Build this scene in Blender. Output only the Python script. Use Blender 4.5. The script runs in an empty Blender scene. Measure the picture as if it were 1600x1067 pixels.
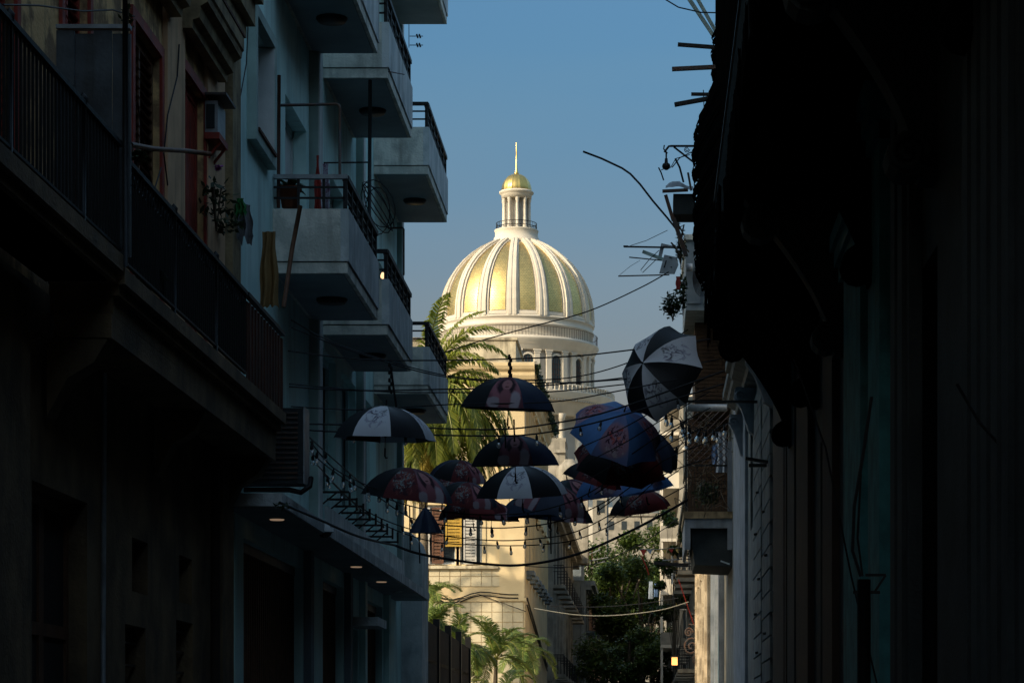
import bpy, math, random
from mathutils import Vector as V, Matrix, Quaternion
R_ = math.radians
random.seed(7)
# ---------------------------------------------------------------- camera, sky, sun
F = 4000.0; CX = 1010.0; CY = 1155.0; CZ = 1.6        # street runs along +Y, eye 1.6 m above it
SUN_AZ, SUN_EL = 52.0, 28.0
scn = bpy.context.scene
cam = bpy.data.cameras.new('camera'); camo = bpy.data.objects.new('camera', cam)
scn.collection.objects.link(camo); scn.camera = camo
camo.location = (0, 0, CZ); camo.rotation_euler = (R_(90), 0, 0)
cam.sensor_width = 36; cam.lens = F / 1600 * 36
cam.shift_x = (800 - CX) / 1600; cam.shift_y = (CY - 533.5) / 1600
cam.clip_start = 0.5; cam.clip_end = 6000
w = bpy.data.worlds.new('World'); scn.world = w; w.use_nodes = True
nt = w.node_tree; nt.nodes.clear()
wo = nt.nodes.new('ShaderNodeOutputWorld'); bg = nt.nodes.new('ShaderNodeBackground')
sky = nt.nodes.new('ShaderNodeTexSky'); sky.sky_type = 'NISHITA'; sky.sun_disc = False
sky.sun_elevation = R_(SUN_EL); sky.sun_rotation = R_(180 + SUN_AZ)
sky.air_density = 2.0; sky.dust_density = 5.0; sky.ozone_density = 6.0
bg.inputs['Strength'].default_value = 0.15
tcw = nt.nodes.new('ShaderNodeTexCoord'); mpw = nt.nodes.new('ShaderNodeMapping')
mpw.inputs['Scale'].default_value = (1.0, 1.0, 5.0)
nsw = nt.nodes.new('ShaderNodeTexNoise'); nsw.inputs['Scale'].default_value = 2.6; nsw.inputs['Detail'].default_value = 5
rpw = nt.nodes.new('ShaderNodeValToRGB')                       # thin haze veils low in the sky
rpw.color_ramp.elements[0].position = .35; rpw.color_ramp.elements[0].color = (0.90, 0.96, 1.0, 1)
rpw.color_ramp.elements[1].position = .75; rpw.color_ramp.elements[1].color = (1.10, 1.02, 0.97, 1)
mxw = nt.nodes.new('ShaderNodeMix'); mxw.data_type = 'RGBA'; mxw.blend_type = 'MULTIPLY'; mxw.inputs[0].default_value = 1
nt.links.new(tcw.outputs['Generated'], mpw.inputs[0]); nt.links.new(mpw.outputs[0], nsw.inputs['Vector'])
nt.links.new(nsw.outputs[0], rpw.inputs[0])
nt.links.new(sky.outputs[0], mxw.inputs[6]); nt.links.new(rpw.outputs[0], mxw.inputs[7])
sx = nt.nodes.new('ShaderNodeSeparateXYZ'); nt.links.new(tcw.outputs['Generated'], sx.inputs[0])
rg = nt.nodes.new('ShaderNodeValToRGB'); rg.color_ramp.interpolation = 'EASE'      # air colour by height above the horizon
rg.color_ramp.elements[0].position = .12; rg.color_ramp.elements[0].color = (0.51, 0.46, 0.55, 1)
rg.color_ramp.elements[1].position = .27; rg.color_ramp.elements[1].color = (0.31, 0.435, 0.56, 1)
e3 = rg.color_ramp.elements.new(.5); e3.color = (1.0, 0.97, 0.88, 1)
nt.links.new(sx.outputs[2], rg.inputs[0])
mx2 = nt.nodes.new('ShaderNodeMix'); mx2.data_type = 'RGBA'; mx2.blend_type = 'MULTIPLY'; mx2.inputs[0].default_value = 1
nt.links.new(mxw.outputs[2], mx2.inputs[6]); nt.links.new(rg.outputs[0], mx2.inputs[7])
nt.links.new(mx2.outputs[2], bg.inputs['Color']); nt.links.new(bg.outputs[0], wo.inputs['Surface'])
sl = bpy.data.lights.new('sun', 'SUN'); so = bpy.data.objects.new('sun', sl); scn.collection.objects.link(so)
sl.energy = 2.75; sl.angle = R_(0.5); sl.color = (1.0, 0.84, 0.62)
sdir = V((-math.sin(R_(SUN_AZ)) * math.cos(R_(SUN_EL)), -math.cos(R_(SUN_AZ)) * math.cos(R_(SUN_EL)), math.sin(R_(SUN_EL))))
so.rotation_euler = (-sdir).to_track_quat('-Z', 'Y').to_euler(); so.location = sdir * 60
scn.view_settings.view_transform = 'Standard'; scn.view_settings.look = 'None'
scn.view_settings.gamma = 1; scn.view_settings.exposure = 0.8; scn.view_settings.use_curve_mapping = False

# ---------------------------------------------------------------- helpers
col = scn.collection
def P(u, v, Y): return V(((u - CX) / F * Y, Y, CZ + (CY - v) / F * Y))
def ZV(v, Y): return CZ + (CY - v) / F * Y
def XU(u, Y): return (u - CX) / F * Y
def YU(u, X): return X * F / (u - CX)
def origin(o):
    p = V((0, 0, 0))
    while o: p += o.location; o = o.parent
    return p
def thing(name, label, cat, loc=(0, 0, 0), group=None):
    o = bpy.data.objects.new(name, None); col.objects.link(o); o.location = loc
    o.empty_display_size = .2
    o['label'] = label; o['category'] = cat
    if group: o['group'] = group
    return o
def tag(o, label=None, cat=None, group=None, kind=None):
    if label: o['label'] = label
    if cat: o['category'] = cat
    if group: o['group'] = group
    if kind: o['kind'] = kind
    return o
class MB:
    def __init__(s): s.v = []; s.f = []; s.sm = []
    def add(s, vs, fs, smooth=False):
        n = len(s.v); s.v += [tuple(p) for p in vs]
        for f in fs: s.f.append(tuple(i + n for i in f)); s.sm.append(smooth)
        return s
    def quad(s, a, b, c, d): return s.add([a, b, c, d], [(0, 1, 2, 3)])
    def box(s, x0, x1, y0, y1, z0, z1):
        vs = [(x, y, z) for x in (x0, x1) for y in (y0, y1) for z in (z0, z1)]
        return s.add(vs, [(0, 1, 3, 2), (4, 6, 7, 5), (0, 4, 5, 1), (2, 3, 7, 6), (0, 2, 6, 4), (1, 5, 7, 3)])
    def bar(s, a, b, w, h=None):
        h = h or w; a = V(a); b = V(b); d = (b - a).normalized()
        up = V((0, 0, 1)) if abs(d.z) < .95 else V((0, 1, 0))
        sx = d.cross(up).normalized() * w / 2; sz = sx.cross(d).normalized() * h / 2
        vs = [p + i * sx + j * sz for p in (a, b) for i, j in ((-1, -1), (1, -1), (1, 1), (-1, 1))]
        return s.add(vs, [(0, 1, 2, 3), (7, 6, 5, 4), (0, 4, 5, 1), (1, 5, 6, 2), (2, 6, 7, 3), (3, 7, 4, 0)])
    def tube(s, pts, r, n=6, cap=True):
        pts = [V(p) for p in pts]; rs = r if isinstance(r, (list, tuple)) else [r] * len(pts)
        vs = []; fs = []; prev = None
        for i, p in enumerate(pts):
            d = (pts[min(i + 1, len(pts) - 1)] - pts[max(i - 1, 0)]).normalized()
            if prev is None:
                up = V((0, 0, 1)) if abs(d.z) < .9 else V((1, 0, 0)); a = d.cross(up).normalized()
            else: a = (prev - d * prev.dot(d)).normalized()
            prev = a; b = d.cross(a)
            for k in range(n):
                t = 2 * math.pi * k / n; vs.append(p + (a * math.cos(t) + b * math.sin(t)) * rs[i])
        for i in range(len(pts) - 1):
            for k in range(n): fs.append((i * n + k, i * n + (k + 1) % n, (i + 1) * n + (k + 1) % n, (i + 1) * n + k))
        if cap: fs.append(tuple(range(n))); fs.append(tuple(range((len(pts) - 1) * n, len(pts) * n))[::-1])
        return s.add(vs, fs, n > 5)
    def lathe(s, prof, c=(0, 0, 0), n=48, a0=0, a1=2 * math.pi, smooth=True):
        full = abs(a1 - a0 - 2 * math.pi) < 1e-6; m = n if full else n + 1; vs = []; fs = []
        for r, z in prof:
            for k in range(m):
                t = a0 + (a1 - a0) * k / n; vs.append((c[0] + r * math.cos(t), c[1] + r * math.sin(t), c[2] + z))
        for i in range(len(prof) - 1):
            for k in range(n):
                k2 = (k + 1) % m; fs.append((i * m + k, i * m + k2, (i + 1) * m + k2, (i + 1) * m + k))
        return s.add(vs, fs, smooth)
    def prism(s, pts, off):                     # closed outline extruded by off
        n = len(pts); pts = [V(p) for p in pts]; off = V(off)
        s.add(pts + [p + off for p in pts], [tuple(range(n)), tuple(range(n, 2 * n))[::-1]] + [(i, (i + 1) % n, n + (i + 1) % n, n + i) for i in range(n)])
        return s
    def wall(s, xf, u0, u1, w0, w1, holes, t):  # slab with rectangular openings; xf(u, w, depth)
        us = sorted({u0, u1} | {min(max(h[i], u0), u1) for h in holes for i in (0, 1)})
        ws = sorted({w0, w1} | {min(max(h[i], w0), w1) for h in holes for i in (2, 3)})
        inh = lambda a, b: any(h[0] < a < h[1] and h[2] < b < h[3] for h in holes)
        solid = [[not inh((us[i] + us[i + 1]) / 2, (ws[j] + ws[j + 1]) / 2) for j in range(len(ws) - 1)] for i in range(len(us) - 1)]
        g = lambda i, j: 0 <= i < len(us) - 1 and 0 <= j < len(ws) - 1 and solid[i][j]
        for i in range(len(us) - 1):
            for j in range(len(ws) - 1):
                if not solid[i][j]: continue
                a, b, c, d = us[i], us[i + 1], ws[j], ws[j + 1]
                for q in (0, t): s.quad(xf(a, c, q), xf(b, c, q), xf(b, d, q), xf(a, d, q))
                if not g(i - 1, j): s.quad(xf(a, c, 0), xf(a, d, 0), xf(a, d, t), xf(a, c, t))
                if not g(i + 1, j): s.quad(xf(b, c, 0), xf(b, d, 0), xf(b, d, t), xf(b, c, t))
                if not g(i, j - 1): s.quad(xf(a, c, 0), xf(b, c, 0), xf(b, c, t), xf(a, c, t))
                if not g(i, j + 1): s.quad(xf(a, d, 0), xf(b, d, 0), xf(b, d, t), xf(a, d, t))
        return s
    def mesh(s, name, m=None, o=(0, 0, 0)):
        me = bpy.data.meshes.new(name); o = V(o)
        me.from_pydata([tuple(V(p) - o) for p in s.v], [], s.f)
        me.polygons.foreach_set('use_smooth', s.sm)
        for mm in (m if isinstance(m, list) else [m]):
            if mm: me.materials.append(mm)
        me.update(); return me
    def build(s, name, m=None, parent=None, local=False):
        o = bpy.data.objects.new(name, s.mesh(name, m, (0, 0, 0) if local or parent is None else origin(parent)))
        col.objects.link(o); o.parent = parent
        return o
def piece(name, me, parent, loc, world=True, rot=None, scale=None):
    o = bpy.data.objects.new(name, me); col.objects.link(o); o.parent = parent
    o.location = V(loc) - (origin(parent) if world and parent else V((0, 0, 0)))
    if rot: o.rotation_euler = rot
    if scale: o.scale = scale
    return o
def fL(X): return lambda y, z, d: (X - d, y, z)          # facade left of the street
def fR(X): return lambda y, z, d: (X + d, y, z)          # facade right of the street
def fF(Y): return lambda x, z, d: (x, Y + d, z)          # facade facing the camera

# ---------------------------------------------------------------- materials
def newmat(n):
    m = bpy.data.materials.new(n); m.use_nodes = True; t = m.node_tree
    return m, t, t.nodes['Principled BSDF']
def mat(name, c, c2=None, scale=2.0, rough=.85, metal=0, bump=.15, streak=0, dirt=(.05, .05, .045), cut=.5, spec=.3, obj=False, fine=30, strz=.12, sharp=.13):
    m, t, b = newmat(name); N = t.nodes; L = t.links
    b.inputs['Roughness'].default_value = rough; b.inputs['Metallic'].default_value = metal
    b.inputs['Specular IOR Level'].default_value = spec
    c2 = c2 or tuple(x * .72 for x in c)
    if obj: co = N.new('ShaderNodeTexCoord').outputs['Object']
    else: co = N.new('ShaderNodeNewGeometry').outputs['Position']
    n1 = N.new('ShaderNodeTexNoise'); n1.inputs['Scale'].default_value = scale; n1.inputs['Detail'].default_value = 6; n1.inputs['Roughness'].default_value = .62
    L.new(co, n1.inputs['Vector'])
    r = N.new('ShaderNodeValToRGB'); e = r.color_ramp.elements
    e[0].position = cut - sharp; e[0].color = (*c2, 1); e[1].position = cut + sharp; e[1].color = (*c, 1)
    L.new(n1.outputs[0], r.inputs[0]); out = r.outputs[0]
    if streak:
        mp = N.new('ShaderNodeMapping'); mp.inputs['Scale'].default_value = (1.7, 1.7, strz * 1.9)
        L.new(co, mp.inputs[0]); n2 = N.new('ShaderNodeTexNoise'); n2.inputs['Scale'].default_value = scale * 1.6; n2.inputs['Detail'].default_value = 4
        L.new(mp.outputs[0], n2.inputs['Vector'])
        r2 = N.new('ShaderNodeValToRGB'); r2.color_ramp.elements[0].position = .5; r2.color_ramp.elements[1].position = .72
        L.new(n2.outputs[0], r2.inputs[0])
        ml = N.new('ShaderNodeMath'); ml.operation = 'MULTIPLY'; ml.inputs[1].default_value = streak; L.new(r2.outputs[0], ml.inputs[0])
        mx = N.new('ShaderNodeMix'); mx.data_type = 'RGBA'; L.new(ml.outputs[0], mx.inputs[0]); L.new(out, mx.inputs[6]); mx.inputs[7].default_value = (*dirt, 1)
        out = mx.outputs[2]
    L.new(out, b.inputs['Base Color'])
    if bump:
        n3 = N.new('ShaderNodeTexNoise'); n3.inputs['Scale'].default_value = fine; n3.inputs['Detail'].default_value = 4; L.new(co, n3.inputs['Vector'])
        bp = N.new('ShaderNodeBump'); bp.inputs['Strength'].default_value = bump; bp.inputs['Distance'].default_value = .02
        L.new(n3.outputs[0], bp.inputs['Height']); L.new(bp.outputs[0], b.inputs['Normal'])
    return m
def leafmat(name, c, c2, trans=.35):
    m, t, b = newmat(name); N = t.nodes; L = t.links
    oi = N.new('ShaderNodeNewGeometry'); n = N.new('ShaderNodeTexNoise'); n.inputs['Scale'].default_value = 1.7; n.inputs['Detail'].default_value = 3
    L.new(oi.outputs['Position'], n.inputs['Vector'])
    ad = N.new('ShaderNodeMath'); ad.operation = 'MULTIPLY_ADD'; ad.inputs[1].default_value = .4; L.new(oi.outputs['Random Per Island'], ad.inputs[0]); L.new(n.outputs[0], ad.inputs[2])
    r = N.new('ShaderNodeValToRGB'); r.color_ramp.elements[0].position = .45; r.color_ramp.elements[1].position = .95
    r.color_ramp.elements[0].color = (*c, 1); r.color_ramp.elements[1].color = (*c2, 1); L.new(ad.outputs[0], r.inputs[0])
    L.new(r.outputs[0], b.inputs['Base Color']); b.inputs['Roughness'].default_value = .5; b.inputs['Specular IOR Level'].default_value = .35
    tr = N.new('ShaderNodeBsdfTranslucent'); L.new(r.outputs[0], tr.inputs['Color'])
    ms = N.new('ShaderNodeMixShader'); ms.inputs[0].default_value = trans
    L.new(b.outputs[0], ms.inputs[1]); L.new(tr.outputs[0], ms.inputs[2]); L.new(ms.outputs[0], N['Material Output'].inputs['Surface'])
    return m
def clothmat(name, c, trans=.12, rough=.75, c2=None, scale=5, cut=.5):
    m = mat(name, c, c2 or tuple(x * .8 for x in c), scale=scale, rough=rough, bump=.1, obj=True, cut=cut); t = m.node_tree
    b = t.nodes['Principled BSDF']; tr = t.nodes.new('ShaderNodeBsdfTranslucent')
    t.links.new(b.inputs['Base Color'].links[0].from_socket, tr.inputs['Color'])
    ms = t.nodes.new('ShaderNodeMixShader'); ms.inputs[0].default_value = trans
    t.links.new(b.outputs[0], ms.inputs[1]); t.links.new(tr.outputs[0], ms.inputs[2]); t.links.new(ms.outputs[0], t.nodes['Material Output'].inputs['Surface'])
    return m
def printmat(name, base, marks, trans=.15):
    """cloth with soft painted marks on a ground colour; marks = [(colour, scale, lo, hi)]"""
    m, t, b = newmat(name); N = t.nodes; L = t.links; b.inputs['Roughness'].default_value = .7; b.inputs['Specular IOR Level'].default_value = .2
    tc = N.new('ShaderNodeTexCoord').outputs['Object']; cur = None
    rgb = N.new('ShaderNodeRGB'); rgb.outputs[0].default_value = (*base, 1); cur = rgb.outputs[0]
    for i, (c, sc, lo, hi) in enumerate(marks):
        mp = N.new('ShaderNodeMapping'); mp.inputs['Location'].default_value = (3.7 * i, 1.3 * i, 5.1 * i); L.new(tc, mp.inputs[0])
        n = N.new('ShaderNodeTexNoise'); n.inputs['Scale'].default_value = sc; n.inputs['Detail'].default_value = 3; n.inputs['Distortion'].default_value = 1.2; L.new(mp.outputs[0], n.inputs['Vector'])
        r = N.new('ShaderNodeValToRGB'); r.color_ramp.elements[0].position = lo; r.color_ramp.elements[1].position = hi; L.new(n.outputs[0], r.inputs[0])
        mx = N.new('ShaderNodeMix'); mx.data_type = 'RGBA'; L.new(r.outputs[0], mx.inputs[0]); L.new(cur, mx.inputs[6]); mx.inputs[7].default_value = (*c, 1); cur = mx.outputs[2]
    L.new(cur, b.inputs['Base Color']); tr = N.new('ShaderNodeBsdfTranslucent'); L.new(cur, tr.inputs['Color'])
    ms = N.new('ShaderNodeMixShader'); ms.inputs[0].default_value = trans
    L.new(b.outputs[0], ms.inputs[1]); L.new(tr.outputs[0], ms.inputs[2]); L.new(ms.outputs[0], N['Material Output'].inputs['Surface'])
    return m
def printuv(name, base, shapes, trans=.12):
    '''cloth print laid out in the panel's own coordinates: soft ellipses (colour, cx, cy, rx, ry, wobble, broken)'''
    m, t, b = newmat(name); N = t.nodes; L = t.links; b.inputs['Roughness'].default_value = .7; b.inputs['Specular IOR Level'].default_value = .2
    uv = N.new('ShaderNodeUVMap').outputs[0]
    rgb = N.new('ShaderNodeRGB'); rgb.outputs[0].default_value = (*base, 1); cur = rgb.outputs[0]
    for i, (c, cx, cy, rx, ry, wob, brk) in enumerate(shapes):
        n = N.new('ShaderNodeTexNoise'); n.inputs['Scale'].default_value = 5 + i; n.inputs['Detail'].default_value = 3; L.new(uv, n.inputs['Vector'])
        ad = N.new('ShaderNodeVectorMath'); ad.operation = 'MULTIPLY_ADD'; ad.inputs[1].default_value = (wob, wob, 0); L.new(n.outputs['Color'], ad.inputs[0]); L.new(uv, ad.inputs[2])
        su = N.new('ShaderNodeVectorMath'); su.operation = 'SUBTRACT'; su.inputs[1].default_value = (cx + wob / 2, cy + wob / 2, 0); L.new(ad.outputs[0], su.inputs[0])
        dv = N.new('ShaderNodeVectorMath'); dv.operation = 'MULTIPLY'; dv.inputs[1].default_value = (1 / rx, 1 / ry, 0); L.new(su.outputs[0], dv.inputs[0])
        ln = N.new('ShaderNodeVectorMath'); ln.operation = 'LENGTH'; L.new(dv.outputs[0], ln.inputs[0])
        mr = N.new('ShaderNodeMapRange'); mr.inputs[1].default_value = 1.1; mr.inputs[2].default_value = .85; L.new(ln.outputs['Value'], mr.inputs[0]); fac = mr.outputs[0]
        if brk:
            n2 = N.new('ShaderNodeTexNoise'); n2.inputs['Scale'].default_value = brk; n2.inputs['Detail'].default_value = 4; n2.inputs['Distortion'].default_value = 1.5; L.new(uv, n2.inputs['Vector'])
            r2 = N.new('ShaderNodeMapRange'); r2.inputs[1].default_value = .5; r2.inputs[2].default_value = .58; L.new(n2.outputs[0], r2.inputs[0])
            ml = N.new('ShaderNodeMath'); ml.operation = 'MULTIPLY'; L.new(fac, ml.inputs[0]); L.new(r2.outputs[0], ml.inputs[1]); fac = ml.outputs[0]
        mx = N.new('ShaderNodeMix'); mx.data_type = 'RGBA'; L.new(fac, mx.inputs[0]); L.new(cur, mx.inputs[6]); mx.inputs[7].default_value = (*c, 1); cur = mx.outputs[2]
    L.new(cur, b.inputs['Base Color']); tr = N.new('ShaderNodeBsdfTranslucent'); L.new(cur, tr.inputs['Color'])
    ms = N.new('ShaderNodeMixShader'); ms.inputs[0].default_value = trans
    L.new(b.outputs[0], ms.inputs[1]); L.new(tr.outputs[0], ms.inputs[2]); L.new(ms.outputs[0], N['Material Output'].inputs['Surface'])
    return m
def glass(name, c=(.03, .04, .045), rough=.12):
    m, t, b = newmat(name); b.inputs['Base Color'].default_value = (*c, 1); b.inputs['Roughness'].default_value = rough; b.inputs['Specular IOR Level'].default_value = .6
    return m
def emit(name, c, s):
    m, t, b = newmat(name); b.inputs['Base Color'].default_value = (*c, 1); b.inputs['Emission Color'].default_value = (*c, 1); b.inputs['Emission Strength'].default_value = s
    return m
M = dict(
 asphalt=mat('asphalt', (.055, .055, .055), scale=6), paving=mat('paving', (.16, .155, .145), scale=3), earth=mat('earth', (.10, .085, .06), (.05, .06, .03), scale=.8),
 teal=mat('turquoise_render', (.66, .90, .86), (.54, .80, .77), scale=1.2, streak=.4, dirt=(.22, .30, .28), sharp=.09),
 conc=mat('grey_concrete', (.76, .73, .64), (.52, .52, .46), scale=2.3, streak=.6, dirt=(.20, .18, .15), bump=.5, sharp=.06),
 concblue=mat('painted_concrete', (.66, .68, .67), (.48, .52, .52), scale=1.9, streak=.6, dirt=(.20, .20, .18), bump=.4, sharp=.07),
 soffit=mat('soffit_blue_grey', (.30, .35, .37), (.22, .27, .28), scale=1.2),  # darker and bluer than the balcony concrete
 fin=mat('green_grey_render', (.40, .52, .48), scale=1.5, streak=.4), white=mat('white_render', (.7, .72, .7), (.55, .58, .57), scale=1.5, streak=.45),
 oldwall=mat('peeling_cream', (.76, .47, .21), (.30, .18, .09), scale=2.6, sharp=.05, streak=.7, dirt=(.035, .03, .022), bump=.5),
 oldlow=mat('shaded_stained_ochre', (.21, .135, .07), (.085, .056, .032), scale=1.6, streak=.6, dirt=(.05, .043, .03), bump=.5),  # base colour kept dark to carry the street shade, stain streaks on top
 beige=mat('beige_plaster', (.72, .45, .26), (.54, .33, .19), scale=2, streak=.4, dirt=(.07, .055, .04)),
 mould=mat('dirty_moulding', (.36, .27, .15), (.16, .12, .07), scale=3, streak=.5, dirt=(.03, .025, .02), bump=.5),
 redwood=mat('red_painted_wood', (.36, .045, .025), (.20, .03, .02), scale=5, streak=.4, rough=.6), brownwood=mat('brown_wood', (.16, .07, .035), (.09, .04, .02), scale=5, streak=.4, rough=.6),
 iron=mat('black_iron', (.012, .012, .012), rough=.55, scale=8), iron2=mat('grey_iron', (.06, .06, .062), (.1, .05, .03), rough=.5, metal=.3, scale=9),
 rust=mat('rusty_sheet', (.10, .03, .014), (.05, .018, .01), scale=4, streak=.5), tin=mat('grey_tin_sheet', (.10, .115, .125), (.05, .055, .06), scale=2, streak=.6, rough=.5, metal=.4),
 net=mat('flat_black', (.006, .006, .006), rough=1, spec=0, bump=0), dark=mat('dark_interior', (.01, .01, .01), rough=1, spec=0, bump=0), galv=mat('galvanised', (.34, .36, .37), (.22, .23, .24), rough=.45, metal=.3, scale=5),  # flat blacks also stand in for shade in rooms and under the balcony
 cream=mat('cream_stucco', (.72, .57, .33), (.60, .46, .26), scale=.7, streak=.25, dirt=(.28, .22, .13), bump=.2),
 creamtop=mat('mossy_parapet', (.60, .52, .36), (.34, .29, .2), scale=1.3, streak=.85, dirt=(.07, .06, .045), bump=.3),
 stone=mat('pale_limestone', (.64, .58, .47), (.56, .50, .40), scale=.25, streak=.2, dirt=(.4, .35, .28), bump=.1, fine=3, strz=.06),
 stone2=mat('grey_limestone', (.52, .49, .43), (.44, .41, .36), scale=.2, bump=.1, fine=3),
 greywall=mat('grey_blue_render', (.22, .26, .28), (.14, .17, .19), scale=1, streak=.5, dirt=(.05, .06, .06)), oldlit=mat('flaking_cream', (.56, .46, .32), (.30, .24, .16), scale=1.6, streak=.6, dirt=(.12, .10, .07), bump=.5, sharp=.06), pink=mat('pink_render', (.36, .22, .17), scale=1, streak=.4),
 ruin=mat('weathered_masonry', (.38, .34, .27), (.2, .18, .14), scale=1.0, streak=.5, bump=.5), brick=mat('brick_brown', (.06, .036, .02), (.035, .02, .012), scale=3),
 rdark=mat('shaded_grey_render', (.034, .042, .043), (.016, .021, .022), scale=1.6, streak=.5, dirt=(.03, .034, .034), bump=.4),  # base colour set near black to hold the deep street shade
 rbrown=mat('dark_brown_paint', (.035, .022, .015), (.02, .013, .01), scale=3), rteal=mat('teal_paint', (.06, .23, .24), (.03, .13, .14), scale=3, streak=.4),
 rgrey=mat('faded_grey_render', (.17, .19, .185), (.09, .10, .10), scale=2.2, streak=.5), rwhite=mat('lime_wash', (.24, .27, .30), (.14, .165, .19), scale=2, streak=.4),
 dglass=glass('dome_glass', (.035, .075, .085), .3), glass=glass('window_glass'), glow=emit('lamp_glow', (1.0, .42, .12), .9), glow2=emit('downlight_glow', (1.0, .66, .42), .12), bulbglow=emit('warm_bulb', (1, .6, .3), 1.0),
 wire=mat('black_cable', (.008, .008, .009), rough=.6, bump=0), wire2=mat('pale_rope', (.26, .25, .2), rough=.8), terra=mat('terracotta', (.30, .09, .04)), yellow=mat('yellow_paint', (.55, .34, .06), scale=2),
 bark=mat('palm_bark', (.20, .16, .11), (.11, .085, .06), scale=5, bump=.6), bark2=mat('tree_bark', (.10, .08, .055), bump=.5),
 palm=leafmat('palm_leaf', (.09, .13, .018), (.36, .37, .055), .45), dry=leafmat('dry_palm_leaf', (.40, .30, .05), (.62, .50, .12), .45), fan=leafmat('low_palm_leaf', (.06, .11, .025), (.24, .30, .06), .35),
 leaf=leafmat('tree_leaf', (.025, .055, .010), (.10, .14, .025), .3), leafd=leafmat('pot_leaf', (.012, .026, .01), (.035, .06, .02), .2), coco=mat('coconut', (.38, .20, .03)), rach=mat('palm_stalk', (.24, .24, .05), rough=.5),
 red=clothmat('red_cloth', (.42, .05, .04)), lilac=printmat('lilac_print', (.40, .38, .46), [((.22, .12, .18), 22, .52, .58)]), tan=clothmat('tan_cloth', (.30, .19, .075), .25), green=clothmat('green_plastic', (.02, .16, .04)),
 plastic=clothmat('grey_plastic_sheet', (.26, .26, .27), .3, .4), blue=clothmat('blue_cloth', (.10, .18, .34)), bluegrey=clothmat('pale_blue_cloth', (.35, .42, .5)), mag=clothmat('magenta_petal', (.40, .08, .38)), yel=clothmat('yellow_cloth', (.6, .45, .15)),
 ublack=clothmat('umbrella_black', (.016, .018, .022), .04, .55), unavy=clothmat('umbrella_navy', (.035, .05, .09), .06, .6), ublue=clothmat('umbrella_blue', (.13, .30, .66), .15, .6), ured=clothmat('umbrella_red', (.22, .028, .03), .15, .6),
 uwhite=printmat('umbrella_white_ink', (.72, .74, .78), [((.26, .26, .32), 4.2, .56, .61), ((.05, .05, .07), 7, .62, .66)]),
 upink=printmat('umbrella_pink_print', (.17, .06, .08), [((.42, .37, .38), 3.4, .54, .60), ((.06, .03, .05), 6, .55, .64)]),
 uflower=printmat('umbrella_flower_print', (.26, .30, .50), [((.62, .12, .11), 4.0, .50, .56), ((.66, .5, .5), 5, .58, .63), ((.08, .04, .07), 9, .60, .64)]),
 uredprint=printmat('umbrella_red_print', (.15, .03, .032), [((.17, .22, .22), 6, .55, .60), ((.34, .12, .1), 9, .57, .62), ((.01, .008, .01), 7, .55, .62)]),
)
def goldmat():
    m, t, b = newmat('gold_leaf_tiles'); N = t.nodes; L = t.links
    tc = N.new('ShaderNodeTexCoord'); sp = N.new('ShaderNodeSeparateXYZ'); L.new(tc.outputs['Object'], sp.inputs[0])
    at = N.new('ShaderNodeMath'); at.operation = 'ARCTAN2'; L.new(sp.outputs[1], at.inputs[0]); L.new(sp.outputs[0], at.inputs[1])
    mu = N.new('ShaderNodeMath'); mu.operation = 'MULTIPLY'; mu.inputs[1].default_value = 11.0; L.new(at.outputs[0], mu.inputs[0])
    cb = N.new('ShaderNodeCombineXYZ'); L.new(mu.outputs[0], cb.inputs[0]); L.new(sp.outputs[2], cb.inputs[1])
    bk = N.new('ShaderNodeTexBrick'); bk.inputs['Scale'].default_value = 1.0; bk.inputs['Brick Width'].default_value = .42; bk.inputs['Row Height'].default_value = .26
    bk.inputs['Mortar Size'].default_value = .018; bk.inputs['Color1'].default_value = (.82, .59, .22, 1); bk.inputs['Color2'].default_value = (.66, .47, .17, 1); bk.inputs['Mortar'].default_value = (.26, .18, .07, 1)
    L.new(cb.outputs[0], bk.inputs['Vector']); L.new(bk.outputs['Color'], b.inputs['Base Color'])
    b.inputs['Metallic'].default_value = .85; b.inputs['Roughness'].default_value = .42
    vn = N.new('ShaderNodeTexNoise'); vn.inputs['Scale'].default_value = 1.1; L.new(cb.outputs[0], vn.inputs['Vector'])
    mr = N.new('ShaderNodeMapRange'); mr.inputs[3].default_value = .26; mr.inputs[4].default_value = .44; L.new(vn.outputs[0], mr.inputs[0]); L.new(mr.outputs[0], b.inputs['Roughness'])
    bp = N.new('ShaderNodeBump'); bp.inputs['Strength'].default_value = .35; bp.inputs['Distance'].default_value = .05; L.new(bk.outputs['Color'], bp.inputs['Height']); L.new(bp.outputs[0], b.inputs['Normal'])
    return m
M['gold'] = goldmat()
M['uwhite'] = printuv('umbrella_white_ink', (.70, .72, .77), [((.30, .30, .38), .48, .55, .30, .22, .25, 7), ((.05, .05, .07), .5, .42, .24, .09, .18, 5), ((.14, .13, .18), .46, .56, .13, .12, .2, 12), ((.45, .45, .55), .5, .72, .25, .08, .3, 9)])
M['upink'] = printuv('umbrella_pink_print', (.11, .035, .055), [((.34, .13, .16), .5, .62, .42, .42, .2, 0), ((.42, .35, .39), .74, .86, .17, .22, .12, 0), ((.36, .30, .33), .2, .9, .17, .12, .12, 0), ((.035, .014, .022), .5, .48, .27, .30, .12, 0), ((.44, .19, .19), .52, .42, .15, .19, .06, 0), ((.12, .035, .04), .52, .50, .07, .02, .04, 0), ((.14, .05, .06), .5, .37, .10, .018, .05, 9), ((.30, .11, .13), .5, .82, .16, .26, .1, 0)])
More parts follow.
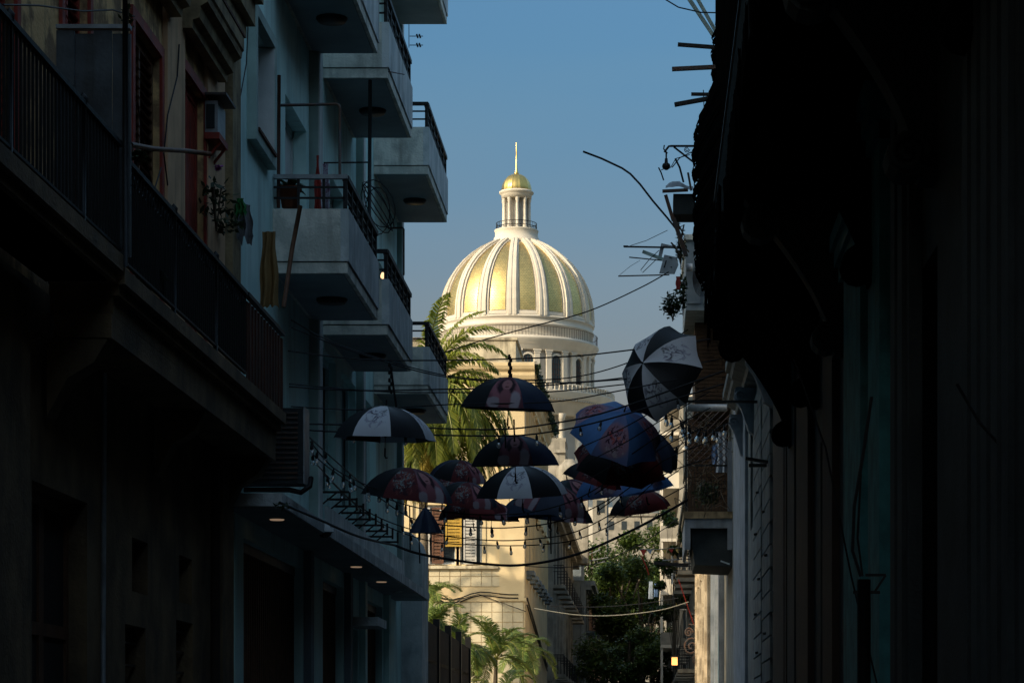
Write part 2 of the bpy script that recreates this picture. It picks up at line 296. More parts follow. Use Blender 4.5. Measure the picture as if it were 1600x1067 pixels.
M['uflower'] = printuv('umbrella_flower_print', (.20, .25, .48), [((.42, .25, .33), .5, .62, .42, .36, .2, 0), ((.58, .46, .5), .55, .82, .26, .14, .25, 6), ((.58, .10, .09), .45, .50, .26, .17, .35, 4), ((.70, .22, .16), .62, .62, .16, .13, .3, 5), ((.07, .03, .06), .5, .58, .3, .26, .3, 11)])
M['uredprint'] = printuv('umbrella_red_print', (.13, .026, .03), [((.24, .07, .06), .5, .6, .4, .34, .3, 5), ((.22, .26, .26), .45, .55, .3, .3, .3, 8), ((.05, .02, .03), .5, .7, .4, .2, .3, 6), ((.40, .16, .12), .52, .45, .12, .12, .2, 7)])
M['gold2'] = mat('polished_gold', (.86, .58, .18), (.70, .46, .14), scale=.8, rough=.3, metal=.95, bump=0, spec=.5)

# ---------------------------------------------------------------- ground and street
g = MB(); g.quad((-1500, -300, -.02), (1500, -300, -.02), (1500, 3000, -.02), (-1500, 3000, -.02)); tag(g.build('ground', M['earth']), kind='structure')
g = MB(); g.box(-3.4, 1.1, -60, 330, -.015, 0.0); tag(g.build('road', M['asphalt']), kind='structure')
for nm, a, b in (('left_pavement', -4.5, -3.4), ('right_pavement', 1.1, 2.0)):
    g = MB(); g.box(a + .006, b, -60, 330, -.01, .14); tag(g.build(nm, M['paving']), kind='structure')
# ================================================================ capitol dome (394 m away)
DY = 394.0; S = DY / F; dc = P(807, CY, DY); dcx = dc.x
def DZ0(v): return (CY - v) * S + CZ
def DZ(v):                              # front of the drum stands nearer than its axis
    if v < 480: return DZ0(v)
    rr_ = 117 if v < 598 else (98 if v > 606 else 117 - 19 * (v - 598) / 8)
    return DZ0(v + (CY - v) * rr_ / 4000)
cap = thing('capitol_building', 'white domed capitol with gilded ribbed dome and columned lantern at the end of the street', 'capitol', (dcx, DY, 0))
def dl(prof, name, m, parent=cap, n=96, zf=DZ):
    b = MB(); b.lathe([(r * S, zf(v)) for r, v in prof], (0, 0, 0), n); return b.build(name, m, parent, local=True)
def ang(a): return R_(-90 + a)          # angle a: 0 faces the camera, + to the right
def pt(r, a, v, zf=DZ): return V((r * S * math.cos(ang(a)), r * S * math.sin(ang(a)), zf(v)))
dprof = [(118, 511), (118, 503), (117.2, 487), (114, 470), (109, 454), (102.5, 440), (94, 427), (83, 414), (69.5, 402), (56, 392.5), (44, 386), (36, 382)]
def dome_pt(i, a, up=0):
    r, v = dprof[i]; r0, v0 = dprof[max(i - 1, 0)]; r1, v1 = dprof[min(i + 1, len(dprof) - 1)]
    t = V((r1 - r0, v0 - v1)).normalized(); nn = V((t.y, -t.x))
    return pt(r + nn.x * up, a, v - nn.y * up, DZ0)
dl([(116.5, 512)] + [(r - 1.5, v + .6) for r, v in dprof[1:]], 'dome_shell', M['stone'], zf=DZ0)
for k in range(16):                                     # gilded panels and ribs
    a = 22.5 * k
    b = MB(); vs = []; na = 8
    for i in range(1, len(dprof) - 1):
        hw = 5.8 if i < 9 else 5.0
        for j in range(na + 1): vs.append(dome_pt(i, a + 11.25 + (j / na * 2 - 1) * hw, -.3))
    b.add(vs, [(i * (na + 1) + j, i * (na + 1) + j + 1, (i + 1) * (na + 1) + j + 1, (i + 1) * (na + 1) + j) for i in range(len(dprof) - 3) for j in range(na)], True)
    b.build('gold_panel', M['gold'], cap, local=True)
    b = MB()
    for w0, w1, h in ((9.5, 6.0, 1.4), (6.0, 3.6, 4.2)):
        rings = []
        for i in range(len(dprof)):
            f = i / (len(dprof) - 1); hw = (w0 * (1 - f) + w1 * f)
            da = math.degrees(hw / dprof[i][0])
            rings.append([dome_pt(i, a - da, -2), dome_pt(i, a - da, h), dome_pt(i, a - da * .35, h), dome_pt(i, a - da * .3, h - .9 if h > 2 else h), dome_pt(i, a + da * .3, h - .9 if h > 2 else h), dome_pt(i, a + da * .35, h), dome_pt(i, a + da, h), dome_pt(i, a + da, -2)])
        n = 8; vs = [p for r in rings for p in r]
        b.add(vs, [(i * n + j, i * n + j + 1, (i + 1) * n + j + 1, (i + 1) * n + j) for i in range(len(rings) - 1) for j in range(n - 1)] + [tuple(range(n))])
    b.build('rib', M['stone'], cap, local=True)
    # panel sill
    b = MB(); rings = []
    for j in range(7):
        aa = a + 11.25 + (j / 3 - 1) * 8.2
        rings += [pt(115, aa, 490), pt(119.2, aa, 490), pt(118.6, aa, 484.5), pt(115, aa, 484)]
    b.add(rings, [(j * 4 + q, j * 4 + q + 1, j * 4 + q + 5, j * 4 + q + 4) for j in range(6) for q in range(3)]); b.build('panel_sill', M['stone'], cap, local=True)
dl([(119, 492), (121, 491), (121.5, 494), (119.5, 495), (119.5, 502), (121, 503), (121, 506), (119, 507), (119, 524)], 'attic_band', M['stone'])
dl([(119, 524), (126.5, 524), (128.5, 526), (128.5, 529), (125.5, 532), (125, 535), (122.5, 537), (122, 545), (120.5, 546)], 'drum_cornice', M['stone'])
# attic railing
b = MB(); n = 160
for k in range(n):
    a = 360 * k / n; p0 = pt(126.3, a, 524); p1 = pt(126.3, a, 509.5); b.bar(p0, p1, .05)
b.lathe([(126.3 * S, DZ(509.7)), (126.3 * S + .07, DZ(509.5)), (126.3 * S, DZ(509))], n=96); b.build('attic_railing', M['iron2'], cap, local=True)
# drum with arched windows
DR = 119.0
dl([(DR - 3, 545), (DR - 3, 606)], 'drum_core', M['stone2'])
def arch(w0, v0, v1, k=8):      # half width px, sill, spring; returns list (du, v)
    out = [(-w0, v0), (-w0, v1)] + [(-w0 * math.cos(math.pi * i / k), v1 - w0 * math.sin(math.pi * i / k)) for i in range(1, k)] + [(w0, v1), (w0, v0)]
    return out
def wrap(r, a, du, v): return pt(r, a + math.degrees(du / r), v)
for k in range(16):
    a = 22.5 * k + 11.25
    o = arch(8.6, 596, 561)
    b = MB(); b.add([wrap(DR - 2.2, a, d, v) for d, v in o], [tuple(range(len(o)))]); wn = b.build('window', M['dglass'], cap, local=True)
    o2 = arch(11.5, 598, 561); b = MB(); n = len(o)
    b.add([wrap(DR - 2.4, a, d, v) for d, v in o] + [wrap(DR + .9, a, d, v) for d, v in o] + [wrap(DR + .9, a, d, v) for d, v in o2] + [wrap(DR - 2.4, a, d, v) for d, v in o2],
          [(q * n + i, q * n + i + 1, (q + 1) * n + i + 1, (q + 1) * n + i) for q in range(3) for i in range(n - 1)])
    b.build('window_arch', M['stone'], wn, local=True)
    b = MB()
    for d in (-4.3, 0, 4.3): b.bar(wrap(DR - 1.6, a, d, 596), wrap(DR - 1.6, a, d, 555), .13)
    for v in (590, 582, 574, 566): b.bar(wrap(DR - 1.6, a, -8.6, v), wrap(DR - 1.6, a, 8.6, v), .13)
    b.build('glazing_bar', M['iron2'], wn, local=True)
    for s in (-1, 1):                                    # paired pilasters with capitals
        b = MB(); c0 = a - 11.25 + s * 4.4; hw = 1.9
        for (v0, v1, hw, h) in ((604, 600, 2.5, 3.6), (600, 551, 1.9, 2.8), (551, 547.5, 2.3, 3.3), (547.5, 545, 2.9, 4.0)):
            vs = [pt(DR + q, c0 + e * hw, v) for v in (v0, v1) for q, e in ((-2, -1), (h, -1), (h, 1), (-2, 1))]
            b.add(vs, [(0, 1, 5, 4), (1, 2, 6, 5), (2, 3, 7, 6), (4, 5, 6, 7)])
        b.build('pilaster', M['stone'], cap, local=True)
# terrace and balustrade
dl([(DR, 606), (150, 605), (150.5, 603.5)], 'terrace_floor', M['stone'])
dl([(151.5, 603), (152.8, 603), (153, 605), (151.5, 606)], 'balustrade_rail', M['stone'])
dl([(151, 613), (153, 613), (153.2, 616), (151.8, 618), (151.5, 625), (148, 628), (144, 629), (143, 650), (140, 651), (126, 651)], 'peristyle_entablature', M['stone'])
dl([(150.6, 605), (150.6, 614)], 'balustrade_back', M['stone2'])
bal = MB(); bal.lathe([(.10, 0), (.19, .12), (.10, .45), (.15, .75), (.12, .8)], n=6); bal = bal.mesh('baluster', M['stone'])
for k in range(128):
    if k % 8 == 0:
        b = MB(); a = 360 * k / 128; vs = [pt(q, a + e * .9, v) for v in (613.5, 602.6) for q, e in ((151, -1), (153.4, -1), (153.4, 1), (151, 1))]
        b.add(vs, [(0, 1, 5, 4), (1, 2, 6, 5), (2, 3, 7, 6), (4, 5, 6, 7)]); b.build('balustrade_pier', M['stone'], cap, local=True)
    else:
        a = 360 * k / 128; piece('baluster', bal, cap, pt(152.2, a, 613.2), world=False)
b = MB()
for k in range(180): a = 2 * k; b.bar(pt(146, a, 627.5), pt(149.6, a, 627.5), .28, .28)
tag(b.build('dentils', M['stone2'], cap, local=True), kind='stuff')
dl([(127, 650), (127, 760)], 'peristyle_wall', M['stone2'])
colm = MB(); hh = (738 - 651) * S
colm.lathe([(.68, 0), (.62, .3), (.5, .4), (.47, hh * .5), (.41, hh - .95), (.5, hh - .9), (.55, hh - .5), (.72, hh - .1), (.72, hh)], n=14); colm = colm.mesh('column', M['stone'])
for k in range(28): piece('column', colm, cap, pt(140, 6.4 + 360 / 28 * k, 738), world=False)
dl([(126, 738), (146, 738), (146, 775), (150, 776), (150, 800)], 'peristyle_base', M['stone'])
# lantern
dl([(33, 384), (37.5, 383), (38, 379), (36.5, 378), (35, 373), (33.5, 371), (33.5, 364), (34.5, 362.5), (34.5, 361), (31, 360.5), (20, 360)], 'lantern_base', M['stone'], n=64)
dl([(13.5, 360), (13.5, 312)], 'lantern_core', M['stone2'], n=8)
for k in range(10):
    a = 6.6 + 36 * k; b = MB(); p0 = pt(20.5, a, 360); p1 = pt(20.5, a, 312)
    b.lathe([(.34, 0), (.34, .6), (.25, .7), (.22, (p1 - p0).z - .6), (.3, (p1 - p0).z - .4), (.33, (p1 - p0).z)], p0, 10); b.build('lantern_column', M['stone'], cap, local=True)
    b = MB(); vs = [pt(r, a + e * 6 * (17 / r), v) for v in (360, 312) for r, e in ((12, -1), (18.2, -1), (18.2, 1), (12, 1))]
    b.add(vs, [(0, 1, 5, 4), (1, 2, 6, 5), (2, 3, 7, 6)]); b.build('lantern_pier', M['stone2'], cap, local=True)
dl([(0, 312), (23.3, 312), (23.8, 306), (24.5, 305), (27, 303), (27, 301), (25, 299.5), (23, 299)], 'lantern_cornice', M['stone'], n=64)
b = MB()
for k in range(40): b.bar(pt(31.6, 9 * k, 362), pt(31.6, 9 * k, 350), .05)
for v in (350, 356): b.lathe([(31.6 * S, DZ(v) - .05), (31.6 * S + .06, DZ(v)), (31.6 * S, DZ(v) + .05)], n=64)
b.build('lantern_railing', M['iron'], cap, local=True)
cup = [(22.5, 299.5), (22.8, 297), (22.2, 292), (20.5, 286.5), (17.5, 281), (13.5, 276.5), (8, 273.5), (3.5, 272.5)]
b = MB(); n = 96; vs = []
for r, v in cup:
    for k in range(n):
        q = r * (1 + .035 * max(0, math.cos(10 * 2 * math.pi * k / n)) ** 3); t = 2 * math.pi * k / n
        vs.append((q * S * math.cos(t), q * S * math.sin(t), DZ(v)))
b.add(vs, [(i * n + k, i * n + (k + 1) % n, (i + 1) * n + (k + 1) % n, (i + 1) * n + k) for i in range(len(cup) - 1) for k in range(n)], True); b.build('cupola', M['gold2'], cap, local=True)
dl([(0, 273), (3.6, 273), (3.9, 271), (2.6, 269.5), (2.8, 268), (1.7, 266), (1.9, 263.5), (1.25, 262), (1.0, 240), (.7, 224), (0, 222)], 'spire', M['gold2'], n=16)
# body below
b = MB(); b.box(-15.5, 15.5, -15.5, 15.5, 0, DZ(800) + .2); b.build('podium', M['stone'], cap, local=True)
b = MB(); b.box(-90, 90, -14, 22, 0, 26.5); b.box(-91, 91, -15, 23, 25, 26); b.build('wing', M['stone'], cap, local=True)

# ================================================================ pale block with balconies (left)
LX = -4.5; OX = -3.58
apt = thing('apartment_block', 'pale turquoise apartment block with stacked concrete balconies on the left', 'building', (LX, 28, 0))
FZ = [(0, 4.3), (4.3, 7.25), (7.25, 10.82), (10.82, 14.39), (14.39, 17.96), (17.96, 21.5), (21.5, 25)]
H = []
for i in range(-1, 5):       # upper storeys
    z = 7.36 + 3.57 * i
    H += [(28.95, 30.3, z + 1.12, z + 2.42)] if i >= 0 else []
    if i >= 0: H += [(31.9, 33.9, z, z + 2.28), (36.4, 38.2, z, z + 2.28), (43.0, 44.6, z, z + 2.28)]
H += [(35.4, 37.1, 5.05, 7.05), (37.7, 39.6, 5.05, 7.05), (40.2, 42.6, 5.05, 7.05), (28.6, 33.5, .15, 3.85), (35.6, 38.0, .15, 3.85), (38.6, 39.9, .15, 3.3), (41.2, 43.6, .15, 3.85)]
b = MB(); b.wall(fL(LX), 28.0, 47.0, 0, 27.5, H, .32); b.build('wall', M['teal'], apt)
b = MB(); b.box(-25, LX - .34, 28.02, 46.7, 0, 27.3); b.build('dark_core', M['dark'], apt)  # black core stands in for the shade of unlit rooms
b = MB(); b.box(-25, LX - .01, 46.7, 47.0, 0, 27.5); b.build('end_wall', M['white'], apt)
b = MB(); b.box(-25, LX + .15, 27.9, 47.1, 27.5, 27.8); b.build('roof', M['conc'], apt)
# vertical fins
for (y0, y1, pr) in ((34.15, 34.5, .12), (39.7, 39.95, .1), (46.2, 46.5, .08)):
    b = MB(); b.box(LX - .02, LX + pr, y0, y1, 4.4, 27.4); f = b.build('fin', M['fin'], apt)
    b = MB(); b.box(LX + pr, LX + pr + .02, y0 + .01, y1 - .01, 4.4, 27.4); b.build('fin_edge', M['white'], f)
# projecting window surround, one per storey
for i in range(5):
    z = 7.36 + 3.57 * i + 1.0; b = MB(); o, y0, y1, z0, z1 = LX + .11, 28.83, 30.42, z, z + 1.54
    b.wall(lambda y, zz, d: (o - d, y, zz), y0, y1, z0, z1, [(y0 + .12, y1 - .12, z0 + .12, z1 - .12)], .115); fr = b.build('window_surround', M['fin'], apt)
    b = MB(); b.box(LX - .3, LX - .27, y0 + .12, y1 - .12, z0 + .12, z1 - .12); b.build('window_pane', M['glass'], fr)
    b = MB(); b.box(LX - .26, LX + .13, y0 + .12, y1 - .12, z0 + .121, z0 + .16); b.build('sill', M['rust'], fr)
for i in range(4):
    z = 7.36 + 3.57 * i
    b = MB(); b.box(LX - .28, LX + .1, 30.285, 30.299, z + 1.13, z + 2.41); b.build('lit_window_reveal', M['white'], apt)  # white panel added so the far jamb looks lit
    b = MB(); b.box(LX - .17, LX - .003, 33.885, 33.899, z, z + 2.27); b.build('door_reveal', M['teal'], apt)
# louvred balcony doors
sl_m = MB(); sl_m.bar((0, 0, 0), (0, .82, 0), .05, .012); sl_m = sl_m.mesh('slat', M['white'])
for i in range(3):
    for (y0, y1) in ((31.9, 33.9), (36.4, 38.2), (43.0, 44.6)):
        z = 7.36 + 3.57 * i; b = MB(); x = LX - .18
        for a_, c_ in ((y0, y0 + .07), (y0 + .93, y0 + 1.0), (y1 - .07, y1)): b.box(x - .04, x, a_, c_, z, z + 2.28)
        b.box(x - .04, x, y0, y1, z + 2.18, z + 2.28); b.box(x - .04, x, y0, y1, z, z + .12); b.box(x - .035, x - .02, y0 + 1.0, y1 - .07, z, z + 2.2)
        d = b.build('louvred_door', M['white'], apt)
        for q in range(22):
            o = piece('slat', sl_m, d, (x - .015, y0 + .09, z + .16 + q * .092), rot=(0, R_(40), 0))
# balconies
def balcony(i, y0, y1, zb, full=True):
    b = MB(); b.box(LX + .002, OX - .02, y0 + .02, y1 - .02, zb, zb + .13); B = b.build('balcony', M['conc'], apt)
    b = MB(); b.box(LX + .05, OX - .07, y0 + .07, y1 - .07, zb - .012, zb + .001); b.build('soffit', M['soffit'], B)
    t = .1; b = MB(); z0, z1 = zb + .142, zb + .77
    b.box(LX + .003, OX - t, y0, y0 + t, z0, z1); b.build('front_parapet', M['conc'], B)
    b = MB(); b.box(OX - t, OX, y0, y1, z0, z1); b.build('side_parapet', M['concblue'] , B)
    b = MB(); b.box(LX + .003, OX - t, y1 - t, y1, z0, z1); b.build('rear_parapet', M['conc'], B)
    b = MB(); b.box(LX + .01, OX - .03, y0 + .03, y1 - .03, zb + .13, zb + .142); b.build('drip_joint', M['dark'], B)
    b = MB(); yc = (y0 + y1) / 2; b.lathe([(0, -.06), (.17, -.06), (.2, -.02), (.2, 0)], (LX + .5, yc, zb - .012), 14); b.build('ceiling_light', M['iron'], B)
    x = OX - t / 2; zr = zb + 1.18
    b = MB(); b.box(LX + .01, x + .03, y0 + .02, y0 + .09, zr - .04, zr + .01); b.build('front_handrail', M['galv'] if i == 0 else M['iron'], B)
    b = MB(); b.box(x - .04, x + .04, y0 + .09, y1, zr - .05, zr + .01); b.build('side_handrail', M['iron'], B)
    n = 6
    for k in range(n + 1):
        y = y0 + .06 + (y1 - y0 - .12) * k / n
        b = MB(); b.box(x - .025, x + .025, y - .02, y + .02, z1 - .01, zr - .05); b.build('post', M['iron'], B)
    for k in range(1, 3):
        b = MB(); xx = LX + (OX - LX) * k / 3; b.box(xx - .015, xx + .015, y0 + .035, y0 + .065, z1, zr - .04); b.build('post', M['iron'], B)
    for q in (.14, .27):
        b = MB(); b.box(x - .012, x + .012, y0 + .06, y1 - .03, z1 + q - .012, z1 + q + .012); b.build('side_bar', M['iron'], B)
        b = MB(); b.box(LX + .01, x, y0 + .04, y0 + .06, z1 + q - .012, z1 + q + .012); b.build('front_bar', M['iron'], B)
    for k in range(n):                  # short uprights between the two bars, staggered
        y = y0 + .06 + (y1 - y0 - .12) * (k + .5) / n
        b = MB(); b.box(x - .01, x + .01, y - .01, y + .01, z1 + .14, z1 + (.27 if k % 2 else .37)); b.build('upright', M['iron'], B)
    return B
for s_ in range(4):
    dz = 3.57 * s_
    balcony(0, 30.8, 34.3, 7.21 + dz); balcony(1, 35.6, 39.2, 7.23 + dz); balcony(2, 42.2, 46.2, 7.30 + .05 * min(s_, 1) + dz)
# street canopy
b = MB(); b.box(LX + .002, -3.9, 27.42, 46.0, 4.1, 4.24); c = b.build('street_canopy', M['concblue'], apt)
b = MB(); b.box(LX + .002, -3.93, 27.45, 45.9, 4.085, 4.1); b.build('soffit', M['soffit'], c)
for y in (28.9, 31.2, 36.8, 40.3, 42.9):
    b = MB(); b.lathe([(0, -.012), (.075, -.012), (.085, 0)], (-4.17, y, 4.085), 12); b.build('downlight', M['glow2'] if y not in (31.2, 42.9) else M['galv'], c)
b = MB(); b.box(LX + .15, LX + .2, 34.6, 45.5, 4.241, 4.75); b.build('canopy_upstand', M['concblue'], apt)
# first-floor frames and brackets
for (y0, y1) in ((35.4, 37.1), (37.7, 39.6), (40.2, 42.6)):
    b = MB(); b.box(LX - .2, LX - .16, y0, y1, 5.05, 7.05); w_ = b.build('window', M['glass'], apt)
    b = MB(); b.wall(fL(LX - .1), y0, y1, 5.05, 7.05, [(y0 + .08, (y0 + y1) / 2 - .03, 5.15, 6.95), ((y0 + y1) / 2 + .03, y1 - .08, 5.15, 6.95)], .05); b.build('window_frame', M['teal'], w_)
for k in range(9):
    y = 35.2 + k * .85; b = MB(); b.bar((LX, y, 5.0 - .02 * k), (LX + .42, y, 5.0 - .02 * k), .03); b.bar((LX + .42, y, 5.0), (LX + .42, y, 4.82), .03); b.bar((LX, y, 4.8), (LX + .25, y, 5.0), .02)
    b.build('bracket', M['iron'], apt)
# ground-floor columns, grilles, shutters
barm = MB(); barm.box(-.012, .012, -.012, .012, 0, 3.5); barm = barm.mesh('grille_bar', M['brownwood'])
for (y0, y1) in ((28.6, 33.5), (35.6, 38.0), (41.2, 43.6)):
    b = MB(); b.box(LX - .14, LX - .1, y0, y1, 2.1, 2.22); b.box(LX - .14, LX - .1, y0, y1, 3.74, 3.85); gr = b.build('grille', M['brownwood'], apt)
    y = y0 + .1
    while y < y1: piece('grille_bar', barm, gr, (LX - .12, y, .3)); y += .17
for y in (33.6, 38.1, 40.1, 43.8):
    b = MB(); b.box(LX + .002, LX + .1, y, y + .3, .14, 4.08); b.build('pier', M['greywall'] if y < 40 else M['teal'], apt)
b = MB(); b.box(LX + .002, LX + .45, 38.6, 39.9, 3.32, 3.45); b.build('door_canopy', M['concblue'], apt)
# camera under canopy
cm = thing('security_camera', 'white dome security camera hanging off the edge of the street canopy', 'camera', P(508, 830, 31.1))
b = MB(); q = P(508, 830, 31.1); b.lathe([(.0, .10), (.05, .10), (.055, .05), (.1, .04), (.11, -.01)], q, 14); b.build('housing', M['white'], cm)
b = MB(); b.lathe([(.085, -.01), (.07, -.05), (.035, -.075), (0, -.08)], q, 14); b.build('lens_dome', M['glass'], cm)
b = MB(); b.tube([q + V((0, 0, .1)), q + V((-.03, 0, .16)), (-3.92, q.y, 4.17)], .015, 6); b.build('mount', M['white'], cm)
# air conditioner at the corner
ac = thing('air_conditioner', 'tall dark air conditioning cabinet fixed beside the turquoise wall above the canopy', 'air conditioner', (-4.2, 28.5, 4.4))
b = MB(); b.box(-4.49, -3.78, 28.2, 28.6, 4.42, 5.25); bx_ = b.build('cabinet', M['rdark'], ac)
b = MB(); b.box(-3.78, -3.765, 28.2, 28.6, 4.42, 5.26); b.build('side_plate', M['galv'], ac)
for k in range(14): b = MB(); b.box(-4.44, -3.84, 28.185, 28.2, 4.47 + k * .055, 4.49 + k * .055); b.build('grille_slat', M['iron2'], ac)
b = MB(); b.tube([(-4.45, 28.3, 4.36), (-3.95, 28.3, 4.36), (-3.82, 28.3, 4.33), (-3.72, 28.3, 4.4), (-3.72, 28.4, 4.5)], .03, 7); b.build('hose', M['wire'], ac)

# end garden wall of the block (pale, rounded top)
gw = thing('garden_wall', 'low pale blue wall with rounded top at the far corner of the turquoise block', 'wall', (LX, 47.1, 0))
b = MB(); prof = [(-5.2, 0), (-4.12, 0), (-4.12, 5.0), (-4.2, 5.25), (-4.32, 5.4), (-4.5, 5.44), (-5.2, 5.44)]
b.prism([(x, 47.003, z) for x, z in prof], (0, 1.3, 0)); b.build('wall', M['concblue'], gw)

# pipes, frame and aerials on the first balcony
pf = thing('pipe_frame', 'rusty bent pipe frame standing on the corner of the nearest lower balcony', 'pipe frame', (-4.4, 30.9, 8.0))
b = MB(); Y = 30.92; b.tube([P(436, 118, Y), P(435, 325, Y)], .022, 8); b.build('post', M['rust'], pf)
b = MB(); b.tube([P(434, 165, Y), P(525, 163, Y), P(529.5, 164.5, Y), P(531, 170, Y), P(531, 273, Y)], .018, 8); b.build('bent_pipe', M['iron2'], pf)
ae = thing('aerial_mast', 'tall thin black television aerial mast rising from the second lower balcony', 'aerial', P(578, 335, 35.7))
b = MB(); Y = 35.7; b.tube([P(577, 350, Y), P(578.5, 102, Y)], .026, 8); b.build('mast', M['iron'], ae)
b = MB(); b.tube([P(547, 101, Y), P(632, 117, Y)], .007, 5); b.build('boom', M['iron2'], ae)
b = MB(); b.tube([P(580, 108, Y), P(588, 112, Y), P(584, 118, Y)], .02, 5); b.build('clamp', M['iron'], ae)
b = MB(); b.tube([P(483, 255, Y), P(577, 254, Y)], .012, 5); b.build('cross_bar', M['iron'], ae)
b = MB(); c0 = P(590, 330, 35.4)
for q in range(5): b.tube([c0 + V((.17 * math.cos(t * .42 + q) * (1 + .1 * q), 0.02 * q, .33 * math.sin(t * .42 + q * .3) + .03 * q)) for t in range(16)], .007, 4)
tag(b.build('coiled_cable', M['wire']), 'tangled coil of black cable hung beside the aerial mast', 'cable')
b = MB(); Y = 44.6; b.tube([P(598, 357, Y), P(629, 356, Y), P(631, 358, Y), P(631, 430, Y)], .018, 6); tag(b.build('vent_pipe', M['iron2']), 'thin bent grey vent pipe standing on the farthest lower balcony', 'pipe')
b = MB(); Y = 46.3
for k, v in enumerate((57, 71, -5, 8, 30)): b.bar(P(640, v, Y), P(661, v, Y), .012); b.bar(P(651, v - 3, Y), P(653, v + 3, Y), .03); b.bar(P(655, v - 3, Y), P(657, v + 3, Y), .03)
b.bar(P(639, -10, Y), P(639, 75, Y), .012); tag(b.build('television_aerial', M['iron']), 'small aerial with barbed arms sticking out above the highest far balcony', 'aerial')
bb = thing('wall_bulb', 'small lit bulb glowing behind the railing of the second lower balcony', 'bulb', P(598, 428, 38))
b = MB(); b.lathe([(0, -.05), (.03, -.03), (.035, 0), (.02, .04), (.012, .05)], P(598, 431, 38), 10); b.build('globe', M['bulbglow'], bb)
b = MB(); b.lathe([(.014, .05), (.014, .1), (0, .1)], P(598, 431, 38), 8); b.build('socket', M['iron'], bb)

def cloth(name, u0, u1, v0, v1, Y, m, label, cat, amp=.03, k=3, taper=0, nx=14, nz=10, group=None, jag=0):
    b = MB(); vs = []; rn = random.Random(int(u0 * 7 + v0))
    a = P(u0, v0, Y); c = P(u1, v1, Y); off = [rn.uniform(-.15, .05) * jag for _ in range(nx + 1)]
    for th in (0, .006):
        for j in range(nz + 1):
            f = j / nz
            for i in range(nx + 1):
                s = i / nx; s2 = .5 + (s - .5) * (1 - taper * (1 - f))
                x = a.x + (c.x - a.x) * s2 + .01 * math.sin(9 * f + s * 3); z = a.z + (c.z - a.z) * f + (off[i] * f)
                y = Y + th + amp * math.sin(k * 2 * math.pi * s + 1.2 * f) * (.3 + .7 * f)
                vs.append((x, y, z))
    n = (nx + 1) * (nz + 1)
    b.add(vs, [(q + j * (nx + 1) + i, q + j * (nx + 1) + i + 1, q + (j + 1) * (nx + 1) + i + 1, q + (j + 1) * (nx + 1) + i) for q in (0, n) for j in range(nz) for i in range(nx)], True)
    return tag(b.build(name, m), label, cat, group)
cloth('towel', 489.5, 503, 243, 328, 31.6, M['red'], 'red towel hanging over the nearest lower balcony', 'towel', taper=.7, k=2)
cloth('shirt', 501, 516, 256, 328, 31.4, M['lilac'], 'pale lilac patterned garment hanging beside the red towel', 'clothing', taper=.4, k=3)
cloth('cloth', 404, 436, 362, 476, 27.9, M['tan'], 'ragged tan cloth hanging at the end of the old balcony', 'cloth', taper=.35, amp=.05, k=2, jag=.3)
cloth('plastic_sheet', 362, 398, 320, 372, 27.6, M['plastic'], 'crumpled grey plastic sheet caught on the old balcony plants', 'plastic sheet', amp=.07, k=2.5, taper=.4, jag=.6)
cloth('plastic_bag', 364, 386, 310, 333, 27.4, M['green'], 'small green plastic bag beside the crumpled grey sheet', 'bag', amp=.04, taper=.5, jag=.4)
b = MB(); b.tube([P(469, 322, 30.4), P(456, 390, 30.3), P(443, 480, 30.2)], .028, 7); tag(b.build('wooden_pole', M['brownwood']), 'slanting brown wooden pole leaning against the nearest lower balcony', 'pole')

def blades(b, c, n, L, rn, up=.6, w=.03, droop=.8):
    for _ in range(n):
        a = rn.uniform(0, 2 * math.pi); e = rn.uniform(up * .5, up * 1.4); l = L * rn.uniform(.6, 1.1)
        d = V((math.cos(a) * math.cos(e), math.sin(a) * math.cos(e), math.sin(e))); sd = d.cross(V((0, 0, 1))).normalized() * w
        pts = [V(c) + d * l * t - V((0, 0, 1)) * droop * l * t * t * .6 for t in (0, .35, .7, 1)]
        b.add([pts[0] - sd * .4, pts[0] + sd * .4, pts[1] - sd, pts[1] + sd, pts[2] - sd * .8, pts[2] + sd * .8, pts[3]], [(0, 1, 3, 2), (2, 3, 5, 4), (4, 5, 6)])
def leaves(b, c, rad, n, size, rn, flat=.6):
    for _ in range(n):
        while True:
            p = V((rn.uniform(-1, 1), rn.uniform(-1, 1), rn.uniform(-1, 1)))
            if p.length < 1: break
        p = p * (.55 + .45 * rn.random()) if p.length > .3 else p
        q = V(c) + V((p.x * rad[0], p.y * rad[1], p.z * rad[2]))
        d = V((rn.gauss(0, 1), rn.gauss(0, 1), rn.gauss(0, flat))).normalized(); e = d.cross(V((rn.gauss(0, .4), rn.gauss(0, .4), 1))).normalized()
        s = size * rn.uniform(.6, 1.3)
        b.add([q - d * s, q + e * s * .4, q + d * s * .9, q - e * s * .4], [(0, 1, 2, 3)])
def potplant(u, v, Y, label, h=.5, n=26, m='leafd', potr=.13, kind='blade', w=.03, up=.8):
    p = P(u, v, Y); t = thing('potted_plant', label, 'plant', p); rn = random.Random(int(u * 3 + v))
    b = MB(); b.lathe([(0, 0), (potr * .75, 0), (potr, .2), (potr * 1.12, .2), (potr * 1.12, .25), (potr * .95, .25), (potr * .9, .22), (0, .22)], p, 16); b.build('pot', M['terra'], t)
    b = MB()
    if kind == 'blade': blades(b, p + V((0, 0, .22)), n, h, rn, up, w)
    else: leaves(b, p + V((0, 0, .22 + h * .5)), (h * .55, h * .5, h * .6), n, .06, rn)
    b.build('foliage', M[m], t); return t
potplant(453, 325, 31.2, 'spiky plant in a terracotta pot on the nearest lower balcony', .42, 26)
